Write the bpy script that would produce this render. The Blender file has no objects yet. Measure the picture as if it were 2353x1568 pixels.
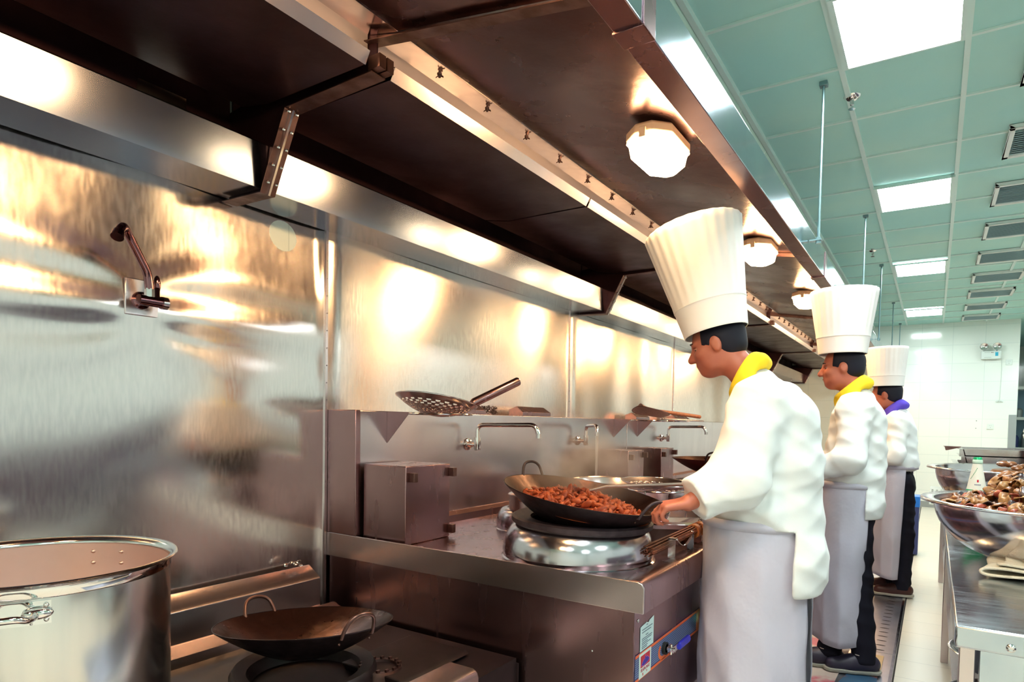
import bpy, math, random
import numpy as np
from mathutils import Vector, Matrix
random.seed(7)
SC = bpy.context.scene
COL = SC.collection
PI = math.pi

# ------------------------------------------------------------------ camera
CAM = Vector((2.222, 0.0, 1.3))
YAW, PITCH, ROLL, FPX, CYP = -0.580335, -0.036273, 0.0180522, 1476.30, 1023.23
f_ = Vector((math.sin(YAW)*math.cos(PITCH), math.cos(YAW)*math.cos(PITCH), math.sin(PITCH)))
r_ = Vector((math.cos(YAW), -math.sin(YAW), 0)); u_ = r_.cross(f_)
R2 = r_*math.cos(ROLL)+u_*math.sin(ROLL); U2 = -r_*math.sin(ROLL)+u_*math.cos(ROLL)
cd = bpy.data.cameras.new('camera'); cam = bpy.data.objects.new('camera', cd); COL.objects.link(cam)
cam.matrix_world = Matrix(((R2.x, U2.x, -f_.x, CAM.x), (R2.y, U2.y, -f_.y, CAM.y), (R2.z, U2.z, -f_.z, CAM.z), (0, 0, 0, 1)))
cd.sensor_width = 36.0; cd.lens = 36.0*FPX/2353.0
cd.shift_y = (CYP-784.0)/2353.0
cd.clip_start = 0.02; cd.clip_end = 100
SC.camera = cam
# ------------------------------------------------------------------ world, exposure
W = bpy.data.worlds.new('world'); SC.world = W; W.use_nodes = True
W.node_tree.nodes['Background'].inputs[0].default_value = (0.55, 0.75, 0.8, 1)
W.node_tree.nodes['Background'].inputs[1].default_value = 0.05
SC.view_settings.view_transform = 'Standard'
try: SC.view_settings.look = 'None'
except Exception: pass
SC.view_settings.gamma = 1.0; SC.view_settings.use_curve_mapping = False
SC.view_settings.exposure = -0.08
CEIL_E = 50.0      # ceiling light panels
LAMP_E = 112.0     # warm hood lamps
try:
    SC.cycles.use_denoising = True
    SC.cycles.max_bounces = 8; SC.cycles.glossy_bounces = 5; SC.cycles.diffuse_bounces = 3
    SC.cycles.volume_bounces = 0; SC.cycles.sample_clamp_indirect = 6.0
    SC.cycles.caustics_reflective = True
except Exception: pass

# ------------------------------------------------------------------ materials
MATS = {}
def mat(name, col, rough=0.5, metal=0.0, emit=None, es=0.0, spec=0.5, trans=0.0, alpha=1.0):
    if name in MATS: return MATS[name]
    m = bpy.data.materials.new(name); m.use_nodes = True
    b = m.node_tree.nodes['Principled BSDF']
    b.inputs['Base Color'].default_value = (*col, 1); b.inputs['Roughness'].default_value = rough
    b.inputs['Metallic'].default_value = metal
    b.inputs['Specular IOR Level'].default_value = spec
    b.inputs['Transmission Weight'].default_value = trans
    b.inputs['Alpha'].default_value = alpha
    if emit:
        b.inputs['Emission Color'].default_value = (*emit, 1); b.inputs['Emission Strength'].default_value = es
    MATS[name] = m
    return m
def noisy(name, c1, c2, scale, rough, metal=0.0, stretch=(1, 1, 1), bump=0.0, bscale=None, r2=None, detail=4, lo=0.35, hi=0.65, bstretch=None, spec=0.5, emit=None, bdist=0.004):
    """principled with a noise mix of two own colours / roughnesses, and optional noise bump"""
    if name in MATS: return MATS[name]
    m = mat(name, c1, rough, metal, spec=spec); nt = m.node_tree; N = nt.nodes; L = nt.links
    b = N['Principled BSDF']
    tc = N.new('ShaderNodeTexCoord'); mp = N.new('ShaderNodeMapping'); mp.inputs['Scale'].default_value = stretch
    L.new(tc.outputs['Object'], mp.inputs['Vector'])
    n = N.new('ShaderNodeTexNoise'); n.inputs['Scale'].default_value = scale; n.inputs['Detail'].default_value = detail
    L.new(mp.outputs[0], n.inputs['Vector'])
    mr = N.new('ShaderNodeMapRange'); mr.inputs['From Min'].default_value = lo; mr.inputs['From Max'].default_value = hi
    L.new(n.outputs['Fac'], mr.inputs['Value'])
    mx = N.new('ShaderNodeMix'); mx.data_type = 'RGBA'
    mx.inputs['A'].default_value = (*c1, 1); mx.inputs['B'].default_value = (*c2, 1)
    L.new(mr.outputs['Result'], mx.inputs['Factor']); L.new(mx.outputs['Result'], b.inputs['Base Color'])
    if r2 is not None:
        m2 = N.new('ShaderNodeMapRange'); m2.inputs['To Min'].default_value = rough; m2.inputs['To Max'].default_value = r2
        L.new(mr.outputs['Result'], m2.inputs['Value']); L.new(m2.outputs['Result'], b.inputs['Roughness'])
    if bump:
        mp2 = N.new('ShaderNodeMapping'); mp2.inputs['Scale'].default_value = bstretch or stretch
        L.new(tc.outputs['Object'], mp2.inputs['Vector'])
        n2 = N.new('ShaderNodeTexNoise'); n2.inputs['Scale'].default_value = bscale or scale; n2.inputs['Detail'].default_value = detail
        L.new(mp2.outputs[0], n2.inputs['Vector'])
        bp = N.new('ShaderNodeBump'); bp.inputs['Strength'].default_value = bump; bp.inputs['Distance'].default_value = bdist
        L.new(n2.outputs['Fac'], bp.inputs['Height']); L.new(bp.outputs[0], b.inputs['Normal'])
    return m
def tiles(name, col, grout, w, h, axes, rough=0.12, mortar=0.004, off=(0, 0)):
    if name in MATS: return MATS[name]
    m = mat(name, col, rough); nt = m.node_tree; N = nt.nodes; L = nt.links; b = N['Principled BSDF']
    tc = N.new('ShaderNodeTexCoord'); sp = N.new('ShaderNodeSeparateXYZ'); cb = N.new('ShaderNodeCombineXYZ')
    L.new(tc.outputs['Object'], sp.inputs[0])
    for i, a in enumerate(axes):
        ad = N.new('ShaderNodeMath'); ad.operation = 'ADD'; ad.inputs[1].default_value = off[i]+20*(w, h)[i]
        L.new(sp.outputs[a], ad.inputs[0]); L.new(ad.outputs[0], cb.inputs[i])
    br = N.new('ShaderNodeTexBrick'); br.offset = 0.0; br.squash = 1.0
    br.inputs['Color1'].default_value = (*col, 1); br.inputs['Color2'].default_value = tuple(c*0.97 for c in col)+(1,)
    br.inputs['Mortar'].default_value = (*grout, 1); br.inputs['Scale'].default_value = 1.0
    br.inputs['Mortar Size'].default_value = mortar; br.inputs['Brick Width'].default_value = w; br.inputs['Row Height'].default_value = h
    br.inputs['Mortar Smooth'].default_value = 0.1
    L.new(cb.outputs[0], br.inputs['Vector']); L.new(br.outputs['Color'], b.inputs['Base Color'])
    return m

M_clad = noisy('cladding_steel', (0.76, 0.70, 0.68), (0.70, 0.655, 0.645), 30, 0.15, 1.0, (1, 3.0, 0.6), r2=0.20, detail=5, lo=0.35, hi=0.65)
M_clad2 = noisy('cladding_steel_brushed', (0.78, 0.70, 0.66), (0.70, 0.64, 0.61), 30, 0.20, 1.0, (1, 3.0, 0.6), r2=0.25, detail=5, lo=0.40, hi=0.60)
_n = M_clad2.node_tree; _c = _n.nodes.new('ShaderNodeCombineXYZ'); _c.inputs[2].default_value = 1.0      # rolled horizontally: highlights run up and down
_n.nodes['Principled BSDF'].inputs['Anisotropic'].default_value = 0.8; _n.links.new(_c.outputs[0], _n.nodes['Principled BSDF'].inputs['Tangent'])
M_steel = noisy('brushed_steel', (0.64, 0.55, 0.55), (0.57, 0.49, 0.50), 5, 0.22, 1.0, (1, 1, 0.5), r2=0.27, lo=0.2, hi=0.8)
M_gut = noisy('gutter_steel', (0.28, 0.30, 0.37), (0.22, 0.24, 0.31), 4, 0.15, 1.0, (1, 1, 0.5), r2=0.20, lo=0.2, hi=0.8)
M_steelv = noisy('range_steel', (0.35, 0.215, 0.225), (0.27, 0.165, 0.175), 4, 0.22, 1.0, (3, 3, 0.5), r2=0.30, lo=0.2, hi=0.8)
M_splash = noisy('splashback_steel', (0.66, 0.59, 0.62), (0.60, 0.54, 0.58), 4, 0.22, 1.0, (1, 2, 0.5), r2=0.28, lo=0.2, hi=0.8)
M_bright = noisy('bright_steel', (0.74, 0.72, 0.73), (0.68, 0.66, 0.68), 20, 0.10, 1.0, r2=0.16)
M_chrome = mat('chrome', (0.80, 0.76, 0.76), 0.05, 1.0)
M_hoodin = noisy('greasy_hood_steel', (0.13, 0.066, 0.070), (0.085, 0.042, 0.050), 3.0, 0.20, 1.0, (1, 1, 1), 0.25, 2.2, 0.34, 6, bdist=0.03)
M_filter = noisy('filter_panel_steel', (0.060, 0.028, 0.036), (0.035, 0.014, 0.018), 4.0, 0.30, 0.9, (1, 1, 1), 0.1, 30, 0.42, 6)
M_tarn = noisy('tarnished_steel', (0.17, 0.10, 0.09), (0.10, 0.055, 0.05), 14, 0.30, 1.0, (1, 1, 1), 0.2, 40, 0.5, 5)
M_hoodout = noisy('hood_frame_steel', (0.46, 0.55, 0.62), (0.38, 0.47, 0.56), 5, 0.11, 1.0, r2=0.16)
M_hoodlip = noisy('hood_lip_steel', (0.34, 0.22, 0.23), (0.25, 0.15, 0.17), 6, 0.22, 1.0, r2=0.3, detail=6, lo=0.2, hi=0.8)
M_iron = noisy('seasoned_iron', (0.032, 0.020, 0.024), (0.016, 0.010, 0.013), 20, 0.38, 0.7, bump=0.15, bscale=60, r2=0.5)
M_ironin = noisy('wok_inside_iron', (0.065, 0.025, 0.018), (0.035, 0.013, 0.010), 12, 0.26, 0.85, bump=0.6, bscale=9, r2=0.38, bdist=0.008)
M_cast = noisy('cast_iron', (0.050, 0.034, 0.042), (0.028, 0.018, 0.024), 30, 0.55, 0.5, bump=0.2, bscale=80)
M_pot = noisy('pot_steel', (0.70, 0.69, 0.68), (0.60, 0.60, 0.61), 6, 0.17, 1.0, (4, 4, 0.2), r2=0.24, lo=0.3, hi=0.7)
M_potin = noisy('pot_inside_steel', (0.84, 0.70, 0.67), (0.78, 0.64, 0.61), 6, 0.40, 1.0)
M_table = noisy('table_top_steel', (0.55, 0.60, 0.66), (0.42, 0.48, 0.55), 5, 0.15, 1.0, (1.5, 9, 1), r2=0.26, detail=6)
M_bowl = noisy('bowl_steel', (0.70, 0.68, 0.69), (0.63, 0.61, 0.63), 10, 0.11, 1.0, r2=0.18)
M_white = mat('white_paint', (0.82, 0.88, 0.84), 0.4)
M_grid = mat('ceiling_grid_white', (0.66, 0.84, 0.79), 0.4)
M_ceil = noisy('ceiling_tile', (0.42, 0.74, 0.70), (0.50, 0.78, 0.70), 1.3, 0.7, bump=0.1, bscale=300, spec=0.2)
M_sof = tiles('soffit_tile', (0.50, 0.72, 0.62), (0.75, 0.85, 0.78), 0.61, 2.0, (1, 0), 0.4, 0.006)
M_walltile = tiles('white_wall_tile', (0.84, 0.92, 0.86), (0.68, 0.78, 0.74), 0.43, 0.30, (0, 2), 0.10, 0.003, (0.145, 0.02))
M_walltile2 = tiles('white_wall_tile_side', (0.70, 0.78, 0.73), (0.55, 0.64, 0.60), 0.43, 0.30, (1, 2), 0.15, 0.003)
M_floor = tiles('floor_tile', (0.68, 0.67, 0.57), (0.50, 0.50, 0.44), 0.60, 0.30, (0, 1), 0.30, 0.003)
M_drain = noisy('drain_cover_steel', (0.50, 0.50, 0.58), (0.40, 0.41, 0.50), 4, 0.28, 1.0, r2=0.38)
M_black = mat('black_hole', (0.006, 0.006, 0.008), 0.8)
M_light = mat('light_diffuser', (1, 1, 1), 0.5, emit=(0.94, 1.0, 0.985), es=CEIL_E)
M_lamp = mat('lamp_glass_lit', (1, 0.9, 0.7), 0.4, emit=(1.0, 0.60, 0.27), es=LAMP_E)
M_lampbase = mat('lamp_base_cream', (0.75, 0.55, 0.40), 0.45)
M_vent = mat('vent_slat', (0.50, 0.66, 0.68), 0.5)
M_ventd = mat('vent_dark', (0.10, 0.18, 0.20), 0.7)
M_skin = noisy('skin', (0.42, 0.13, 0.075), (0.36, 0.10, 0.06), 12, 0.45)
M_hair = mat('black_hair', (0.008, 0.008, 0.016), 0.6, spec=0.2)
M_eye = mat('eye_white', (0.6, 0.55, 0.5), 0.2)
M_pupil = mat('pupil', (0.01, 0.008, 0.008), 0.15)
M_lip = mat('lips', (0.36, 0.10, 0.08), 0.4)
M_cloth = noisy('white_cotton', (0.80, 0.84, 0.83), (0.75, 0.79, 0.79), 5, 0.85, bump=0.08, bscale=400, spec=0.15)
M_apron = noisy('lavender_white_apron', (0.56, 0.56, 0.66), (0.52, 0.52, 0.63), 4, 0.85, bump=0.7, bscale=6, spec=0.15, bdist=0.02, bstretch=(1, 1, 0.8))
M_hat = noisy('hat_paper', (0.86, 0.85, 0.83), (0.83, 0.82, 0.80), 5, 0.8, spec=0.15)
M_yellow = mat('yellow_cloth', (0.86, 0.62, 0.03), 0.75, spec=0.2)
M_blue = mat('blue_violet_cloth', (0.09, 0.06, 0.50), 0.75, spec=0.2)
M_trs = mat('black_trousers', (0.010, 0.010, 0.018), 0.9, spec=0.2)
M_shoe = mat('black_shoe', (0.03, 0.025, 0.05), 0.5)
M_shoeb = mat('brown_shoe', (0.06, 0.015, 0.012), 0.5)
M_sole = mat('shoe_sole', (0.42, 0.42, 0.36), 0.6)
M_orange = mat('orange_strip', (0.72, 0.12, 0.02), 0.45)
M_navy = mat('navy_strip', (0.030, 0.045, 0.15), 0.45)
M_stripe = mat('blue_grey_stripe', (0.16, 0.22, 0.38), 0.45)
M_paper = mat('pale_label', (0.55, 0.72, 0.74), 0.6)
M_ink = mat('grey_blue_ink', (0.10, 0.16, 0.22), 0.6)
M_red = mat('emblem_red', (0.50, 0.005, 0.02), 0.4)
M_emblue = mat('emblem_blue', (0.02, 0.01, 0.30), 0.4)
M_pink = mat('emblem_outline', (0.62, 0.16, 0.55), 0.4)
M_lever = mat('blue_lever_sleeve', (0.015, 0.02, 0.42), 0.35)
M_green = mat('green_pilot_light', (0.05, 0.7, 0.3), 0.3, emit=(0.08, 1.0, 0.45), es=2.5)
M_bamboo = noisy('bamboo', (0.42, 0.13, 0.03), (0.30, 0.07, 0.015), 30, 0.5, stretch=(1, 1, 1))
M_brush = noisy('dark_bamboo_brush', (0.22, 0.055, 0.02), (0.10, 0.025, 0.012), 60, 0.6)
M_stove = noisy('stove_iron', (0.016, 0.009, 0.011), (0.009, 0.005, 0.006), 20, 0.45, 0.3)
M_food = noisy('stir_fry', (0.42, 0.085, 0.02), (0.20, 0.03, 0.012), 30, 0.55, bump=0.5, bscale=60)
M_fA = noisy('mushroom_amber', (0.30, 0.12, 0.035), (0.12, 0.04, 0.015), 40, 0.30)
M_fB = noisy('mushroom_dark', (0.035, 0.03, 0.045), (0.09, 0.05, 0.04), 40, 0.25)
M_fC = noisy('mushroom_pale', (0.40, 0.22, 0.075), (0.20, 0.085, 0.03), 50, 0.35)
M_fD = noisy('mushroom_russet', (0.36, 0.06, 0.025), (0.16, 0.03, 0.02), 40, 0.30)
M_towel = noisy('terry_towel', (0.72, 0.68, 0.56), (0.62, 0.57, 0.44), 14, 0.95, bump=0.8, bscale=260, spec=0.1)
M_glassg = mat('green_glass', (0.01, 0.30, 0.12), 0.08, trans=0.5)
M_capg = mat('green_cap', (0.01, 0.36, 0.15), 0.25, 0.6)
M_card = mat('tan_cardboard', (0.60, 0.40, 0.20), 0.8)
M_bluep = mat('blue_plastic', (0.01, 0.16, 0.60), 0.4)
M_emerg = mat('emergency_white', (0.72, 0.82, 0.78), 0.35)
M_water = mat('running_water', (0.9, 0.9, 0.92), 0.08, trans=0.75)
M_grey = mat('grey_metal_sheet', (0.32, 0.36, 0.36), 0.4, 0.6)
M_foil = noisy('cling_film', (0.72, 0.80, 0.80), (0.6, 0.7, 0.7), 20, 0.15, bump=0.6, bscale=20)
M_mesh = noisy('mesh_strainer', (0.66, 0.55, 0.52), (0.48, 0.38, 0.36), 120, 0.5, 0.8)
M_wool = noisy('steel_wool', (0.10, 0.06, 0.05), (0.05, 0.03, 0.03), 80, 0.7, 0.3, bump=1.0, bscale=120)

# ------------------------------------------------------------------ mesh helpers
class B:
    def __init__(s): s.v = []; s.f = []; s.m = []
    def add(s, vs, fs, mi=0):
        o = len(s.v); s.v += [tuple(map(float, p)) for p in vs]
        s.f += [tuple(i+o for i in f) for f in fs]; s.m += [mi]*len(fs); return s
    def box(s, x0, x1, y0, y1, z0, z1, mi=0, M=None):
        vs = [(x, y, z) for x in (x0, x1) for y in (y0, y1) for z in (z0, z1)]
        if M is not None: vs = [tuple(M @ Vector(p)) for p in vs]
        return s.add(vs, [(0, 1, 3, 2), (4, 6, 7, 5), (0, 4, 5, 1), (2, 3, 7, 6), (0, 2, 6, 4), (1, 5, 7, 3)], mi)
    def ext(s, prof, y0, y1, mi=0, axis='Y'):
        """closed (x,z) profile extruded along Y (or (y,z) along X, or (x,y) along Z)"""
        n = len(prof)
        def P(a, b, t):
            return (a, t, b) if axis == 'Y' else ((t, a, b) if axis == 'X' else (a, b, t))
        vs = [P(a, b, y0) for a, b in prof]+[P(a, b, y1) for a, b in prof]
        fs = [tuple(range(n)), tuple(range(2*n-1, n-1, -1))]+[(i, i+n, (i+1) % n+n, (i+1) % n) for i in range(n)]
        return s.add(vs, fs, mi)
    def sheet(s, path, y0, y1, t, mi=0):
        """thin bent sheet: open (x,z) polyline with thickness t, extruded along Y"""
        n = len(path); off = []
        for i in range(n):
            a = Vector(path[max(i-1, 0)]); b = Vector(path[min(i+1, n-1)]); d = (b-a).normalized()
            off.append((path[i][0]-d.y*t, path[i][1]+d.x*t))
        return s.ext(list(path)+off[::-1], y0, y1, mi)
    def tube(s, pts, rad, n=12, mi=0, closed=False, caps=True):
        pts = [Vector(p) for p in pts]; m = len(pts)
        rads = rad if isinstance(rad, (list, tuple)) else [rad]*m
        rings = []; up = None
        for i in range(m):
            a = pts[(i-1) % m] if closed else pts[max(i-1, 0)]; b = pts[(i+1) % m] if closed else pts[min(i+1, m-1)]
            t = (b-a).normalized()
            if up is None:
                up = Vector((0, 0, 1)) if abs(t.z) < 0.9 else Vector((1, 0, 0))
            up = (up-t*up.dot(t)).normalized(); w = t.cross(up)
            rings.append([pts[i]+(up*math.cos(2*PI*k/n)+w*math.sin(2*PI*k/n))*rads[i] for k in range(n)])
        vs = [p for r in rings for p in r]; fs = []
        for i in range(m if closed else m-1):
            j = (i+1) % m
            for k in range(n): fs.append((i*n+k, i*n+(k+1) % n, j*n+(k+1) % n, j*n+k))
        if caps and not closed: fs += [tuple(range(n-1, -1, -1)), tuple(range((m-1)*n, m*n))]
        return s.add(vs, fs, mi)
    def lathe(s, prof, c=(0, 0, 0), n=48, mi=0, M=None, wob=None, a0=0.0, a1=2*PI):
        """(r,z) profile turned around z through c; M = optional matrix applied around c"""
        full = abs(a1-a0-2*PI) < 1e-6; k = n if full else n+1; vs = []
        for j, (r, z) in enumerate(prof):
            for i in range(k):
                t = a0+(a1-a0)*i/n; rr = r*(wob(t, z) if wob else 1.0)
                p = Vector((rr*math.cos(t), rr*math.sin(t), z))
                if M is not None: p = M @ p
                vs.append((p.x+c[0], p.y+c[1], p.z+c[2]))
        fs = []
        for j in range(len(prof)-1):
            for i in range(n):
                i2 = (i+1) % k
                fs.append((j*k+i, j*k+i2, (j+1)*k+i2, (j+1)*k+i))
        return s.add(vs, fs, mi)
    def ball(s, c, r, n=10, mi=0, M=None):
        r = r if isinstance(r, (tuple, list)) else (r, r, r)
        vs = []; fs = []
        for j in range(n+1):
            a = PI*j/n
            for i in range(2*n):
                t = PI*i/n; p = Vector((r[0]*math.sin(a)*math.cos(t), r[1]*math.sin(a)*math.sin(t), r[2]*math.cos(a)))
                if M is not None: p = M @ p
                vs.append(p+Vector(c))
        for j in range(n):
            for i in range(2*n): fs.append((j*2*n+i, (j+1)*2*n+i, (j+1)*2*n+(i+1) % (2*n), j*2*n+(i+1) % (2*n)))
        return s.add(vs, fs, mi)
    def build(s, name, mats, parent=None, bevel=0.0, smooth=True, angle=35, merge=True, loc=None, solid=0.0):
        me = bpy.data.meshes.new(name); me.from_pydata(s.v, [], s.f)
        mats = mats if isinstance(mats, (list, tuple)) else [mats]
        for m in mats: me.materials.append(m)
        me.polygons.foreach_set('material_index', s.m)
        import bmesh
        bm = bmesh.new(); bm.from_mesh(me)
        if merge: bmesh.ops.remove_doubles(bm, verts=bm.verts, dist=1e-5)
        bmesh.ops.recalc_face_normals(bm, faces=bm.faces); bm.to_mesh(me); bm.free()
        if smooth:
            me.shade_smooth(); me.set_sharp_from_angle(angle=math.radians(angle))
        o = bpy.data.objects.new(name, me); COL.objects.link(o)
        if parent is not None: o.parent = parent; o.matrix_parent_inverse = parent_inv(parent)
        if solid:
            d = o.modifiers.new('solid', 'SOLIDIFY'); d.thickness = solid; d.offset = 0
        if bevel:
            d = o.modifiers.new('bevel', 'BEVEL'); d.width = bevel; d.segments = 2; d.limit_method = 'ANGLE'; d.angle_limit = math.radians(40)
        if loc is not None: o.location = loc
        return o
def parent_inv(p):
    if p.parent is not None: return Matrix.Identity(4)      # the part was built in world coordinates
    return (Matrix.Translation(p.location) @ p.rotation_euler.to_matrix().to_4x4()).inverted()
def tag(o, label=None, cat=None, group=None, kind=None):
    if label: o['label'] = label
    if cat: o['category'] = cat
    if group: o['group'] = group
    if kind: o['kind'] = kind
    return o
def empty(name, loc, label, cat, group=None, kind=None):
    o = bpy.data.objects.new(name, None); COL.objects.link(o); o.location = loc; o.empty_display_size = 0.05
    return tag(o, label, cat, group, kind)
def copy_tree(o, parent=None):
    c = o.copy(); COL.objects.link(c)
    if parent is not None: c.parent = parent
    for ch in [x for x in ALLCH(o)]: copy_tree(ch, c)
    return c
def ALLCH(o): return [x for x in bpy.data.objects if x.parent == o]
def struct(b, name, m, **k):
    o = b.build(name, m, **k); o['kind'] = 'structure'; return o
def arc(c, r, a0, a1, n, plane='XZ'):
    out = []
    for i in range(n+1):
        a = a0+(a1-a0)*i/n; x, y = r*math.cos(a), r*math.sin(a)
        out.append((c[0]+x, c[1], c[2]+y) if plane == 'XZ' else ((c[0], c[1]+x, c[2]+y) if plane == 'YZ' else (c[0]+x, c[1]+y, c[2])))
    return out
def fillet(pts, r, n=5):
    pts = [Vector(p) for p in pts]; out = [pts[0]]
    for i in range(1, len(pts)-1):
        a, b, c = pts[i-1], pts[i], pts[i+1]
        d1 = (a-b).normalized(); d2 = (c-b).normalized(); rr = min(r, (a-b).length*0.48, (c-b).length*0.48)
        p, q = b+d1*rr, b+d2*rr
        for k in range(n+1):
            t = k/n; out.append(p*(1-t)**2+b*2*t*(1-t)+q*t*t)
    out.append(pts[-1]); return out
def text_mesh(txt, size, M, name, m, parent, depth=0.0004):
    cu = bpy.data.curves.new('t', 'FONT'); cu.body = txt; cu.size = size; cu.extrude = depth; cu.align_x = 'CENTER'; cu.align_y = 'CENTER'
    to = bpy.data.objects.new('t', cu); COL.objects.link(to)
    me = bpy.data.meshes.new_from_object(to.evaluated_get(bpy.context.evaluated_depsgraph_get()))
    bpy.data.objects.remove(to); me.transform(M); me.materials.clear(); me.materials.append(m)
    o = bpy.data.objects.new(name, me); COL.objects.link(o)
    if parent is not None: o.parent = parent; o.matrix_parent_inverse = parent_inv(parent)
    return o

# ------------------------------------------------------------------ room shell
ZC, YF, YB, XR = 3.05, 12.75, -3.2, 5.4
struct(B().box(0, XR, YB, 17.0, -0.1, 0), 'floor', M_floor, smooth=False)
b = B(); b.box(1.30, XR, YB, YF, ZC, ZC+0.08)
struct(b, 'ceiling', M_ceil, smooth=False)
struct(B().box(3.30, XR, YF, 17.0, ZC, ZC+0.08), 'ceiling_back_room', M_ceil, smooth=False)
# sloping soffit behind the hood, and the roof over it
struct(B().ext([(1.30, 3.05), (0.97, 2.56), (0.0, 2.56), (0.0, 2.60), (0.94, 2.60), (1.26, 3.13), (1.30, 3.13)], YB, YF), 'ceiling_soffit', M_sof, smooth=False)
struct(B().box(-0.15, -0.02, YB, YF, 0, 3.1), 'wall_left', M_walltile2, smooth=False)
struct(B().box(0, 3.30, YF, YF+0.18, 0, ZC), 'wall_far', M_walltile, smooth=False)
struct(B().box(XR, XR+0.1, YB, 17.0, 0, ZC), 'wall_right', M_walltile2, smooth=False)
struct(B().box(0, XR, YB-0.1, YB, 0, ZC), 'wall_back', M_walltile, smooth=False)
struct(B().box(3.30, XR, 17.0, 17.1, 0, ZC), 'wall_back_room', M_walltile, smooth=False)
# suspended ceiling grid
b = B(); GX = [1.785, 2.29, 2.86, 3.43, 4.0, 4.57, 5.14]
for x in GX: b.box(x-0.012, x+0.012, YB, YF, ZC-0.012, ZC)
ys = [3.52+0.617*i for i in range(-11, 15)]
for y in ys: b.box(1.30, XR, y-0.010, y+0.010, ZC-0.010, ZC)
b.box(1.285, 1.31, YB, YF, ZC-0.03, ZC)
struct(b, 'trim_1', M_grid, smooth=False)
# floor drain channel
b = B(); ch = B()
b.box(1.42, 2.085, 1.0, 12.7, 0.0, 0.004)
dr = empty('drain_cover', (1.75, 4, 0), 'long brushed steel drain cover with oval slots running beside the cooking ranges', 'drain cover')
b.build('cover_plate', M_drain, dr, smooth=False)
sl = B()
for i in range(60):
    y = 3.1+0.098*i+(0.12 if i > 10 else 0)+(0.0 if i < 36 else 0.15)
    for x in (2.0, 1.80, 1.62):
        sl.add([(x+0.028*math.cos(2*PI*k/12), y+0.008*math.sin(2*PI*k/12), 0.0046) for k in range(12)], [tuple(range(12))])
o = sl.build('slot', M_black, dr, smooth=False); o['kind'] = 'stuff'
b = B()
for y in (4.25, 6.35, 8.5): b.box(1.44, 2.08, y-0.003, y+0.003, 0.004, 0.0052)
b.box(2.070, 2.085, 1.0, 12.7, 0.004, 0.008)
b.build('edge_rim', M_bright, dr, smooth=False)
tag(B().box(2.086, 2.094, 1.0, 12.7, 0.0, 0.0015).build('trim_2', M_black, smooth=False), kind='structure')

# ------------------------------------------------------------------ ceiling lights, vents, sprinklers, rods
def ceiling_light(y0, y1, label, first=None):
    if first is None:
        e = empty('ceiling_light', (2.04, y0, ZC-0.012), label, 'ceiling light', 'square white ceiling light panels')
        b = B(); x0, x1, Y0, Y1 = -0.232, 0.232, 0.0, 0.6
        for a in ((x0-0.012, x0+0.012, Y0, Y1), (x1-0.012, x1+0.012, Y0, Y1), (x0, x1, Y0, Y0+0.012), (x0, x1, Y1-0.012, Y1)): b.box(a[0], a[1], a[2], a[3], -0.016, 0)
        o = b.build('frame', M_grid); o.parent = e
        o = B().box(x0+0.012, x1-0.012, Y0+0.012, Y1-0.012, -0.012, -0.004).build('diffuser', M_light, smooth=False); o.parent = e
        return e
    c = copy_tree(first); c.location = (2.04, y0, ZC-0.012); c['label'] = label; return c
L0 = ceiling_light(2.91, 3.51, 'nearest and largest glowing ceiling light, cut off by the top of the photo')
for y, lb in ((5.35, 'second glowing ceiling light from the front'), (7.95, 'third glowing ceiling light from the front'), (11.06, 'small farthest glowing ceiling light, nearest the white tiled end wall')):
    ceiling_light(y, 0, lb, L0)
def more_light(x, y):
    c = copy_tree(L0); c.location = (x, y, ZC-0.012); c['label'] = 'glowing ceiling light out of the photo, on the other side of the kitchen'; return c
for y in (0.44, -2.02): more_light(2.04, y)
for y in (-2.02, 0.44, 2.91, 5.35, 7.95, 11.06): more_light(4.28, y)
vent0 = None
VL = ['nearest ceiling vent, mostly cut off by the right edge of the photo', 'second ceiling vent from the front, at the right edge of the photo', 'third ceiling vent from the front, right of the second light panel', 'fourth ceiling vent from the front', 'fifth ceiling vent from the front', 'sixth ceiling vent from the front', 'third ceiling vent from the end wall', 'second ceiling vent from the end wall', 'small farthest ceiling vent, right above the end wall']
for i in range(9):
    yy = 3.62+1.045*i
    if vent0 is None:
        e = empty('ceiling_vent', (2.76, yy, ZC), VL[i], 'air vent', 'white framed slatted ceiling vents')
        b = B(); hx, y1 = 0.235, 0.50
        for a in ((-hx, -hx+0.03, 0, y1), (hx-0.03, hx, 0, y1), (-hx, hx, 0, 0.035), (-hx, hx, y1-0.035, y1)): b.box(a[0], a[1], a[2], a[3], -0.028, -0.002)
        o = b.build('frame', M_white, bevel=0.004); o.parent = e
        b = B()
        for k in range(13):
            y = 0.05+0.033*k; b.add([(-hx+0.03, y, -0.024), (hx-0.03, y, -0.024), (hx-0.03, y+0.022, -0.008), (-hx+0.03, y+0.022, -0.008), (-hx+0.03, y, -0.021), (hx-0.03, y, -0.021), (hx-0.03, y+0.022, -0.005), (-hx+0.03, y+0.022, -0.005)], [(0, 1, 2, 3), (7, 6, 5, 4), (0, 4, 5, 1), (3, 2, 6, 7)])
        o = b.build('slats', M_vent, smooth=False); o.parent = e
        o = B().box(-hx+0.02, hx-0.02, 0.02, y1-0.02, -0.004, -0.001).build('backing', M_ventd, smooth=False); o.parent = e
        vent0 = e
    else:
        c = copy_tree(vent0); c.location = (2.76, yy, ZC); c['label'] = VL[i]
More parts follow.
